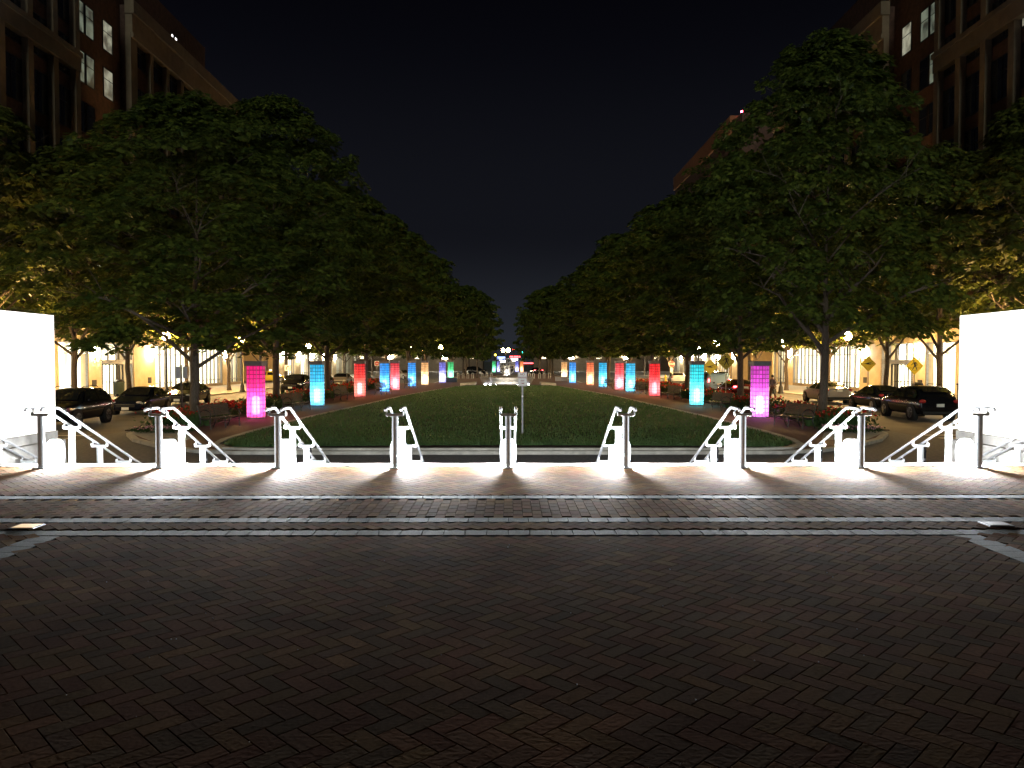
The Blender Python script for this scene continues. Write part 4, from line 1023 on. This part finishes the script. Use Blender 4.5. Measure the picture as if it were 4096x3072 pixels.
for (x,y,lab,m) in ((-7.15,95.5,'low green-lit planter box beside the green column','bin_green'),(6.9,99.5,'low dark planter box left of the far cream column','grey_metal')):
    t = thing('planter_box', lab, 'planter', (x,y,ZI)); MB().box(-.8,.8,-.4,.4,0,0.55).build('box', MAT[m], t, bevel=0.03); MB().box(-.86,.86,-.46,.46,0.551,0.60).build('rim', MAT['concrete'], t, bevel=0.01)
# parking pay station
t = thing('parking_meter', 'dark parking pay station with a round P badge behind the right black car', 'parking meter', (21.9,36.9,0.0), R(-25))
MB().box(-.24,.24,-.14,.14,0,1.62).build('cabinet', MAT['black_metal'], t, bevel=0.02)
MB().box(-.28,.28,-.17,.17,1.621,1.70).build('hood', MAT['black_metal'], t, bevel=0.02)
pb_ = MB().lathe([(0.17,-0.012),(0.17,0)], 24, (0,-.142,1.42), 'y').build('badge', MAT['sign_white'], t)
text_part('P', 0.26, MAT['sign_black'], pb_, (0,-.158,1.42), bold=0.004)
MB().box(-.14,.14,-.15,-.141,1.02,1.16).build('screen', MAT['sign_white'], t)

# ================================================================== SIGNS
def diamond(x, y, zc, half, lab, m, kind, rotz=0, zb=ZI, tilt=0.0):
    t = thing('warning_sign', lab, 'road sign', (x,y,zb), rotz)
    zc -= zb
    MB().box(-.03,.03,-.01,.03,0,zc+half*0.6).build('post', MAT['grey_metal'], t)
    d = lambda h: [(0,zc-h),(h,zc),(0,zc+h),(-h,zc)]
    p = MB().plate(d(half), -.016, -.0101).build('panel', MAT[m], t)
    g = MB(); o_, i_ = d(half*0.95), d(half*0.915)
    for k in range(4):
        a, b, c, e_ = o_[k], o_[(k+1)%4], i_[(k+1)%4], i_[k]; g.quad((a[0],-.018,a[1]),(b[0],-.018,b[1]),(c[0],-.018,c[1]),(e_[0],-.018,e_[1]))
    g.build('border', MAT['sign_black'], p)
    g = MB(); h = half
    def bar(x0,z0,x1,z1,w0,w1=None):
        w1 = w1 or w0; dx, dz = x1-x0, z1-z0; l = math.hypot(dx,dz); nx, nz = -dz/l, dx/l
        g.quad(((x0+nx*w0)*h,-.0185,zc+(z0+nz*w0)*h),((x0-nx*w0)*h,-.0185,zc+(z0-nz*w0)*h),((x1-nx*w1)*h,-.0185,zc+(z1-nz*w1)*h),((x1+nx*w1)*h,-.0185,zc+(z1+nz*w1)*h))
    if kind == 'walker':
        g.lathe([(0.085*h,-0.001),(0.085*h,0)], 14, (-0.1*h,-.018,zc+0.55*h), 'y')
        bar(-0.02,0.42,0.06,0.02,0.13,0.10); bar(-0.1,0.40,-0.30,0.14,0.045,0.035); bar(-.30,.14,-.40,.10,.035); bar(0.12,0.40,0.26,0.22,0.05,.04); bar(.26,.22,.24,.02,.04,.035)
        bar(0.03,0.05,-0.12,-0.22,0.075,0.05); bar(-0.12,-0.2,-0.22,-0.44,0.05,0.04); bar(0.09,0.05,0.17,-0.2,0.07,0.05); bar(0.17,-0.18,0.28,-0.44,0.05,0.04)
        bar(-0.72,-0.22,-0.26,-0.22,0.012); bar(0.28,-0.22,0.72,-0.22,0.012); bar(-0.38,-0.53,0.34,-0.53,0.012)
    else:
        bar(-0.66,0.02,0.66,0.02,0.025); bar(-0.45,0.05,0.10,0.12,0.02,0.07); bar(0.05,0.10,0.55,0.30,0.05,0.02); bar(-0.25,0.0,0.3,-0.05,0.06,0.03)
    g.build('symbol', MAT['sign_black'], p)
    return t
diamond(24.35,51.9,2.57,0.53,'yellow diamond warning sign with a flat black symbol, in front of the right doorway','sign_yellow','flat', 0)
diamond(24.2,45.7,2.48,0.535,'bright yellow pedestrian crossing sign beside the right black car','sign_yellow','walker', 0)
diamond(15.6,55,2.72,0.63,'dull lime pedestrian crossing sign half hidden by branches, left of the violet column','sign_lime','walker', 0)
diamond(15.9,60.5,2.28,0.62,'dull lime diamond sign half hidden behind the aqua column','sign_lime','flat', 0)
t = thing('stop_sign', 'red octagonal STOP sign between the crimson and aqua columns', 'road sign', (21.2,99.7,ZI))
MB().box(-.03,.03,-.01,.02,0,2.6).build('post', MAT['grey_metal'], t)
oc = lambda h: [(h*math.cos(R(22.5+45*k))/math.cos(R(22.5)), 2.33-ZI+h*math.sin(R(22.5+45*k))/math.cos(R(22.5))) for k in range(8)]
p = MB().plate(oc(0.40), -.016, -.0101).build('panel', MAT['sign_red'], t)
g = MB(); o_, i_ = oc(0.385), oc(0.36)
for k in range(8):
    a, b, c, e_ = o_[k], o_[(k+1)%8], i_[(k+1)%8], i_[k]; g.quad((a[0],-.018,a[1]),(b[0],-.018,b[1]),(c[0],-.018,c[1]),(e_[0],-.018,e_[1]))
g.build('border', MAT['sign_white'], p)
text_part('STOP', 0.33, MAT['sign_white'], p, (0,-.019,2.33-ZI), bold=0.006, sx=0.85)
MB().box(-.2,.2,-.016,-.011,1.15,1.75).build('notice', MAT['sign_white'], t)
t = thing('no_entry_sign', 'square orange-red sign with a round white-barred disc, left of the blue column on the left', 'road sign', (-17.9,105,0.0))
MB().box(-.03,.03,-.01,.02,0,2.6).build('post', MAT['grey_metal'], t)
p = MB().box(-.33,.33,-.016,-.0101,2.05,2.71).build('panel', MAT['sign_white'], t)
q = MB().lathe([(0.30,-0.002),(0.30,0)], 20, (0,-.017,2.38), 'y').build('disc', MAT['sign_red'], p); MB().box(-.2,.2,-.023,-.020,2.34,2.42).build('bar', MAT['sign_white'], p)
t = thing('pole_sign', 'pair of small pale sign plates on a black post by the nearest left tree', 'sign', (-14.25,33.6,0.004), R(20))
MB().tube([(0,0,0),(0,0,2.62)], 0.035, 8).build('post', MAT['black_metal'], t)
for dx in (-.145,.145):
    g = MB(); g.plate([(x+dx,z+2.28) for x,z in rrect(0.20,0.52,0.03)], 0.040, 0.046); g.build('panel', MAT['sign_white'], t)
t = thing('side_road_sign', 'square white sign with a dark symbol on a post behind the left pickup-like car', 'road sign', (-22.9,80,ZI))
MB().tube([(0,0,0),(0,0,2.7)], 0.035, 8).build('post', MAT['black_metal'], t)
p = MB().box(-.3,.3,-.045,-.037,1.62,2.22).build('panel', MAT['sign_white'], t); g = MB(); g.tube([(-.12,-.05,1.72),(-.12,-.05,1.95),(.0,-.05,2.08),(.14,-.05,2.1)], 0.04, 6); g.build('symbol', MAT['sign_black'], p)
# traffic lights far up the street
def signal(x, y, z, which, lab):
    t = thing('traffic_light', lab, 'traffic light', (x,y,0))
    MB().tube([(0,0.2,0),(0,0.2,z+0.8)], 0.08, 8).build('pole', MAT['black_metal'], t)
    MB().box(-.2,.2,-.15,.15,z-.55,z+.55).build('housing', MAT['black_metal'], t, bevel=0.03)
    for k, nm in enumerate(('signal_red','signal_amber','signal_green')):
        on = nm == which; MB().sphere((0,-.18,z+.36-.36*k), 0.22 if on else 0.12, 12, 8, (1,.4,1)).build('lens', MAT[nm] if on else MAT['black_metal'], t)
signal(1.35,190,5.1,'signal_red','traffic light showing red above the far end of the street')
signal(3.55,195,5.2,'signal_green','traffic light showing green above the far end of the street')
signal(-3.1,185,4.1,'signal_amber','traffic light showing amber left of the twin street lamp')
# lit signs of the far shops
def lit_sign(x, y, z, w_, h_, m, lab):
    t = thing('lit_shop_sign', lab, 'lit sign', (x,y,0)); MB().box(-w_/2,w_/2,-.08,.08,z-h_/2,z+h_/2).build('face', MAT[m], t, bevel=0.04)
    MB().box(-w_/2-.05,w_/2+.05,.081,.2,z-h_/2-.05,z+h_/2+.05).build('case', MAT['black_metal'], t); MB().tube([(0,.15,0),(0,.15,z-h_/2)], 0.07, 8).build('post', MAT['black_metal'], t)
lit_sign(-1.75,189,3.35,2.0,.7,'neon_blue','small blue lit sign left of the fountain globe'); lit_sign(-1.3,187,2.55,1.7,.6,'neon_white','small white lit sign just under the blue one')
lit_sign(1.5,188,2.9,1.7,.8,'neon_white','small white lit sign above and right of the fountain globe'); lit_sign(1.7,191,3.7,2.6,.35,'neon_red','thin red lit sign above the white one behind the fountain'); lit_sign(4.6,189,2.1,3.0,.3,'neon_red','low red lit strip sign right of the parking sign')

# ================================================================== VEHICLES
def make_car(name, label, kind, body, loc, rotz, lit_tail=False, group=None, taxi=False):
    t = thing(name, label, {'sedan':'car','suv':'suv','van':'van','hatch':'car','pickup':'suv'}[kind], loc, rotz, group)
    if kind == 'sedan' or kind == 'hatch':
        S = [(-2.30,.34,.50,.60,.62,.70),(-2.22,.24,.56,.70,.78,.80),(-1.9,.20,.60,.76,.87,.82),(-1.2,.19,.64,.90,.90,.80),(-.95,.19,.66,.96,.905,.79),(-.15,.19,.68,1.38,.91,.62),(.45,.19,.69,1.42,.91,.61),(1.0,.19,.70,1.36,.905,.60),(1.65,.20,.72,1.08,.89,.70),(2.15,.23,.72,1.02,.84,.74),(2.28,.34,.60,.92,.76,.66)]
        wsx, rsx = (4,5), (7,8); L = 2.3; wr = .325; wy = (-1.42,1.38); H = 1.42
        side = [(-.78,.94),(-.12,1.30),(.98,1.29),(1.46,1.03),(1.40,.94)]; belt = .93
    elif kind in ('suv','pickup'):
        S = [(-2.28,.42,.62,.74,.66,.76),(-2.18,.30,.66,.88,.82,.84),(-1.85,.26,.70,.96,.90,.86),(-1.15,.25,.74,1.06,.93,.84),(-.95,.25,.76,1.10,.935,.83),(-.35,.25,.78,1.56,.94,.68),(.5,.25,.80,1.62,.94,.67),(1.5,.25,.80,1.58,.93,.66),(1.95,.27,.82,1.30,.91,.74),(2.16,.30,.80,1.05,.88,.80),(2.22,.42,.62,.80,.80,.76)]
        wsx, rsx = (4,5), (7,8); wr = .37; wy = (-1.42,1.36); H = 1.62
        side = [(-.80,1.08),(-.30,1.48),(1.48,1.46),(1.80,1.22),(1.78,1.06)]; belt = 1.06
    else:
        S = [(-2.5,.42,.66,.80,.72,.80),(-2.4,.30,.72,1.0,.88,.90),(-2.0,.27,.76,1.08,.95,.90),(-1.6,.27,.80,1.16,.97,.88),(-1.45,.27,.82,1.22,.98,.87),(-.85,.27,.86,1.80,.99,.78),(.5,.27,.88,1.90,.99,.78),(2.2,.27,.88,1.88,.99,.78),(2.42,.28,.88,1.70,.98,.80),(2.46,.30,.86,1.2,.97,.85),(2.5,.40,.66,.9,.92,.85)]
        wsx, rsx = (4,5), (7,8); wr = .37; wy = (-1.6,1.55); H = 1.9
        side = [(-1.30,1.22),(-.80,1.70),(2.1,1.74),(2.1,1.22)]; belt = 1.2
    g = MB(); ring = []
    for (y, zl, zm, zt, w_, wt) in S:
        zb_ = zm + (min(zt, belt+.02) - zm)*0.85
        ring.append([(0,y,zl),(w_*.86,y,zl),(w_*.985,y,zl+.10),(w_,y,zm),(w_*.965,y,zb_),(wt,y,zt-.03 if zt > belt+.1 else zt-.02),(wt*.80,y,zt),(0,y,zt+.018)])
    def full(rg): return rg + [(-x,y,z) for (x,y,z) in reversed(rg[1:-1])]
    rings = [full(q) for q in ring]; n = len(rings[0]); V = [p for q in rings for p in q]; F = []
    for i in range(len(rings)-1):
        for k in range(n): F.append((i*n+k, i*n+(k+1)%n, (i+1)*n+(k+1)%n, (i+1)*n+k))
    F.append(tuple(range(n-1,-1,-1))); F.append(tuple((len(rings)-1)*n+k for k in range(n)))
    g.faces(V, F)
    bd = g.build('body', MAT[body], t, smooth=True)
    sb = bd.modifiers.new('smooth', 'SUBSURF'); sb.levels = 1; sb.render_levels = 1
    # windows
    for sx in (-1,1):
        sg = MB()
        def wx(z): 
            w0, w1, z0, z1 = S[6][4]*.972, S[6][5], belt, H
            return w0 + (w1-w0)*(z-z0)/(z1-z0) + 0.010
        P = [(sx*wx(z), y, z) for (y, z) in side]
        sg.quad(*(P if sx > 0 else P[::-1])); sg.build('side_window', MAT['car_glass'], t)
        pl_ = MB(); ym = (side[1][0]+side[2][0])/2
        pl_.quad(*[(sx*(wx(z)+.004), y, z) for (y,z) in ((ym-.04,belt),(ym+.04,belt),(ym+.04,side[2][1]),(ym-.04,side[1][1]))]); pl_.build('door_pillar', MAT[body], t)
    a, b = S[wsx[0]], S[wsx[1]]
    def glassq(a, b, d, nm):
        za = a[3]+.02; zb2 = b[3]; yo = d*0.045; 
        q = MB(); q.quad((-a[5]*.86,a[0]+yo,za+.03),(a[5]*.86,a[0]+yo,za+.03),(b[5]*.86,b[0]+yo,zb2-.02),(-b[5]*.86,b[0]+yo,zb2-.02)); q.build(nm, MAT['car_glass'], t)
    glassq(a, b, -1, 'windscreen')
    a, b = S[rsx[1]], S[rsx[0]]; glassq(a, b, 1, 'rear_window')
    # wheels with dark arches
    for y in wy:
        for sx in (-1,1):
            X = sx*(S[5][4]-.10)
            MB().lathe([(wr+.055,-.10),(wr+.055,.105)], 20, (X,y,wr), 'x').build('wheel_arch', MAT['rubber'], t)
            wh = MB().lathe([(wr*.62,-.10),(wr*.95,-.11),(wr,-.08),(wr,.09),(wr*.95,.125),(wr*.62,.13)], 22, (X,y,wr), 'x').build('wheel', MAT['rubber'], t, smooth=True)
            rm = MB(); e0 = .118*sx
            for q in range(5):
                a_ = 2*math.pi*q/5+.3; ca, sa = math.cos(a_), math.sin(a_)
                rm.tube([(X+e0,y+.05*ca,wr+.05*sa),(X+e0+.012*sx,y+wr*.6*ca,wr+wr*.6*sa)], 0.028, 5)
            rm.lathe([(wr*.63,-.012),(wr*.66,.012),(wr*.58,.012)] , 20, (X+e0,y,wr), 'x'); rm.build('rim', MAT['alloy'], wh)
    fw, fz = S[1][4], (S[1][2]+S[1][3])/2+.02; fy = S[1][0]
    for sx in (-1,1):
        MB().sphere((sx*fw*.80,fy+.06,fz), .12, 12, 8, (1.35,.9,.62)).build('headlight', MAT['head_off'], t, smooth=True)
        ry = S[-2][0]; rzz = S[-2][3]-.12 if kind != 'van' else 1.15
        MB().sphere((sx*(S[-2][4]*.86),ry-.0,rzz), .13, 12, 8, (1.2 if kind != 'van' else .6,.7,.65 if kind != 'van' else 1.3)).build('taillight', MAT['tail_lit'] if lit_tail else MAT['tail_off'], t, smooth=True)
        mz = side[0][1]+.03; MB().sphere((sx*(S[4][4]+.10),side[0][0]+.12,mz), .09, 10, 6, (1.1,.6,.75)).build('mirror', MAT[body], t, smooth=True)
        for q in ((-.05,),(.75,)): MB().cbox((sx*(S[5][4]+.005),q[0]+.25,belt-.12),(.02,.16,.025)).build('door_handle', MAT['chrome'], t)
    MB().box(-.45,.45,S[0][0]-.02,S[0][0]+.05,S[0][3]-.16,S[0][3]-.03).build('grille', MAT['rubber'], t, bevel=.01)
    MB().box(-.5,.5,S[0][0]-.035,S[0][0]+.02,S[0][3]-.028,S[0][3]-.01).build('grille_bar', MAT['chrome'], t)
    MB().box(-.17,.17,S[0][0]-.05,S[0][0]-.021,S[0][3]-.31,S[0][3]-.17).build('front_plate', MAT['plate_white'], t)
    MB().box(-.17,.17,S[-1][0]+.021,S[-1][0]+.06,S[-1][3]-.12,S[-1][3]+.02).build('rear_plate', MAT['plate_white'], t)
    MB().box(-.75,.75,S[-1][0]-.05,S[-1][0]+.05,.34,.46).build('bumper', MAT['rubber'], t, bevel=.03)
    if kind in ('suv','van'):
        for sx in (-1,1): MB().tube([(sx*.56,-.2,H+.01),(sx*.56,-.1,H+.06),(sx*.56,1.1,H+.06),(sx*.56,1.25,H+.01)], .016, 6).build('roof_rail', MAT['chrome'], t)
    if taxi: MB().box(-.25,.25,.1,.3,H+.03,H+.2).build('roof_sign', MAT['taxi_glow'], t, bevel=.03)
    return t
GL = 'cars parked nose towards the steps along the left street'; GR = 'cars parked tail towards the steps along the right street'
make_car('parked_suv','black suv parked nearest the steps on the left, cut off by the glowing wall','suv','paint_black',(-19.05,33.6,0.0),R(4),group=GL)
make_car('parked_car','dark grey sedan with a white front plate, second parked car on the left','sedan','paint_navy',(-19.7,41.4,0.0),R(6),group=GL)
make_car('parked_car','brown-tinted dark sedan partly behind the near left trunk, third on the left','sedan','paint_grey',(-20.7,49.8,0.0),R(6),group=GL)
make_car('parked_suv','black suv seen between the near tree trunk and the cyan column','suv','paint_black',(-18.6,67.5,0.0),R(3),group=GL)
make_car('parked_car','dark sedan right behind the cyan column on the left','sedan','paint_navy',(-18.5,76.5,0.0),R(3),group=GL)
make_car('parked_car','silver-grey sedan just right of the cyan column on the left','sedan','paint_silver',(-18.3,84.5,0.0),R(3),group=GL)
make_car('taxi','yellow taxi side-on at the left cross street','hatch','paint_yellow',(-30.5,99.5,0.0),R(90),taxi=True)
make_car('parked_car','grey car far behind the pink column on the left','sedan','paint_silver',(-15.4,113,0.0),R(40))
make_car('parked_suv','black suv with a white rear plate nearest the steps on the right','suv','paint_black',(19.9,37.3,0.0),R(177),group=GR)
make_car('parked_car','dark sedan between the black suv and the silver sedan on the right','sedan','paint_navy',(21.2,44.0,0.0),R(178),group=GR)
make_car('parked_car','silver sedan with reddish side behind the near right trunk','sedan','paint_silver',(21.3,51.4,0.0),R(178),group=GR)
make_car('moving_car','dark red car with glowing tail lamps left of the violet column','sedan','paint_maroon',(17.1,57.5,0.0),R(180),lit_tail=True)
make_car('moving_van','pale blue-white van braking behind the near right tree','van','paint_blue',(17.4,65.5,0.0),R(178),lit_tail=True)
make_car('moving_car','small silver car left of the aqua column on the right','sedan','paint_white',(19.6,89,0.0),R(172))
make_car('moving_car','dark car with glowing tail lamps far behind the fountain','sedan','paint_black',(5.4,150,0.0),R(192),lit_tail=True)
make_car('parked_suv','dark suv far behind the fountain on the left','suv','paint_black',(-6.5,152,0.0),R(70))
# headlights of the braking van's follower light its back: the follower's own dipped lamps are off-white
def scooter():
    t = thing('parked_motorcycle', 'dark motorcycle seen from behind beside the near right trunk', 'motorcycle', (15.65,57.0,ZI-0.146), R(-5))
    for y in (-.62,.66): 
        wh = MB().lathe([(.2,-.05),(.29,-.06),(.31,0),(.29,.06),(.2,.05)], 20, (0,y,.31), 'x').build('wheel', MAT['rubber'], t, smooth=True)
        MB().lathe([(.19,-.03),(.21,-.03),(.21,.03),(.19,.03)], 16, (0,y,.31), 'x').build('rim', MAT['alloy'], wh)
    MB().sphere((0,.12,.62), .26, 14, 10, (.62,1.3,.75)).build('tank', MAT['paint_maroon'], t, smooth=True)
    MB().sphere((0,-.42,.72), .24, 14, 10, (.62,1.5,.36)).build('seat', MAT['rubber'], t, smooth=True)
    MB().box(-.14,.14,-.3,.3,.28,.56).build('engine', MAT['grey_metal'], t, bevel=.04)
    MB().tube([(0,.66,.31),(0,.48,.85),(0,.42,.98)], .03, 8).build('fork', MAT['grey_metal'], t)
    MB().tube([(-.36,.30,1.02),(-.2,.42,1.0),(.2,.42,1.0),(.36,.30,1.02)], .017, 8).build('handlebar', MAT['black_metal'], t)
    for sx in (-1,1): MB().sphere((sx*.3,.36,1.18), .07, 10, 6, (1.2,.4,.8)).build('mirror', MAT['black_metal'], t)
    MB().box(-.09,.09,-.82,-.78,.55,.72).build('rear_plate', MAT['plate_white'], t); MB().sphere((0,-.78,.76), .05, 8, 6).build('taillight', MAT['tail_off'], t)
scooter()

# ================================================================== THE PERSON WITH A BACKPACK
def skin_obj(name, verts, edges, rad, m, parent, sub=1):
    me = bpy.data.meshes.new(name); me.from_pydata(verts, edges, []); o = bpy.data.objects.new(name, me); col.objects.link(o)
    sk = o.modifiers.new('skin', 'SKIN'); sk.use_smooth_shade = True
    for i, v in enumerate(me.skin_vertices[0].data): v.radius = (rad[i], rad[i]); v.use_root = (i == 0)
    ss = o.modifiers.new('sub', 'SUBSURF'); ss.levels = sub; ss.render_levels = sub
    dg = bpy.context.evaluated_depsgraph_get(); nm = bpy.data.meshes.new_from_object(o.evaluated_get(dg)); bpy.data.objects.remove(o)
    nm.materials.clear(); nm.materials.append(m); n = bpy.data.objects.new(name, nm); col.objects.link(n); n.parent = parent; return n
t = thing('person', 'person in pale jacket and tan trousers walking right of the violet column', 'person', (19.25,55.8,0.004), R(35))
# pelvis, waist, chest, neck, head | legs | arms ; the figure walks along its own -x, seen from its left and behind
V = [(0,0,.93),(0.01,0,1.10),(0.0,0,1.32),(-.03,0,1.47),(-.05,0,1.56),(-.06,0,1.66),
     (-.0,.10,.86),(-.10,.11,.48),(-.16,.11,.09),(-.29,.11,.04),
     (.0,-.10,.86),(.04,-.11,.48),(.17,-.11,.11),(.05,-.11,.04),
     (0,.19,1.38),(.05,.25,1.12),(-.08,.25,.90),(-.12,.25,.83),
     (0,-.19,1.38),(.03,-.25,1.12),(-.14,-.25,.93),(-.18,-.25,.86)]
E = [(0,1),(1,2),(2,3),(3,4),(4,5),(0,6),(6,7),(7,8),(8,9),(0,10),(10,11),(11,12),(12,13),(2,14),(14,15),(15,16),(16,17),(2,18),(18,19),(19,20),(20,21)]
RD = [.13,.12,.14,.055,.085,.09,.085,.06,.045,.04,.085,.06,.045,.04,.06,.043,.032,.03,.06,.043,.032,.03]
skin_obj('body', V, E, RD, MAT['skin'], t, 2)
skin_obj('jacket', [V[0],V[1],V[2],(-.02,0,1.43),V[14],V[15],V[16],V[18],V[19],V[20]], [(0,1),(1,2),(2,3),(2,4),(4,5),(5,6),(2,7),(7,8),(8,9)], [.155,.15,.17,.08,.08,.062,.052,.08,.062,.052], MAT['jacket'], t, 2)
skin_obj('trousers', [(0,0,.95),V[6],V[7],V[8],V[10],V[11],V[12]], [(0,1),(1,2),(2,3),(0,4),(4,5),(5,6)], [.15,.11,.085,.075,.11,.085,.075], MAT['trousers'], t, 2)
for i, (a_, b_2) in enumerate(((8,9),(12,13))):
    skin_obj('shoe', [V[a_],V[b_2]], [(0,1)], [.055,.05], MAT['shoe'], t, 1)
MB().sphere((-.045,0,1.665), .112, 14, 10, (1.05,.88,1.08)).build('hair', MAT['hair'], t, smooth=True)
MB().sphere((-.15,0,1.63), .02, 8, 6).build('nose', MAT['skin'], t)
M_ = Matrix.Translation((19.25,55.8,0.004)) @ Matrix.Rotation(R(35), 4, 'Z')
p = M_ @ Vector((.24,0,.98))
bk = thing('backpack', 'dark backpack on the back of the walking person', 'backpack', tuple(p), R(35))
MB().sphere((0,0,.24), .25, 14, 10, (.62,.72,1.0)).build('pack', MAT['bag_fabric'], bk, smooth=True); MB().sphere((.12,0,.15), .13, 12, 8, (.6,1.1,.9)).build('pocket', MAT['bag_fabric'], bk, smooth=True)
for sy in (-1,1): MB().tube([(-.06,sy*.13,.46),(-.24,sy*.14,.50),(-.36,sy*.13,.34),(-.34,sy*.15,.16),(-.12,sy*.14,.06)], .018, 6).build('strap', MAT['bag_fabric'], bk)
p = M_ @ Vector((-.18,-.25,.40))
hb = thing('carrier_bag', 'dark carrier bag hanging from the walking person\'s hand', 'bag', tuple(p), R(35))
MB().box(-.17,.17,-.06,.06,0,.34).build('sack', MAT['bag_fabric'], hb, bevel=.03); MB().tube([(-.09,0,.33),(-.03,0,.45),(.03,0,.45),(.09,0,.33)], .008, 6).build('handle', MAT['bag_fabric'], hb)
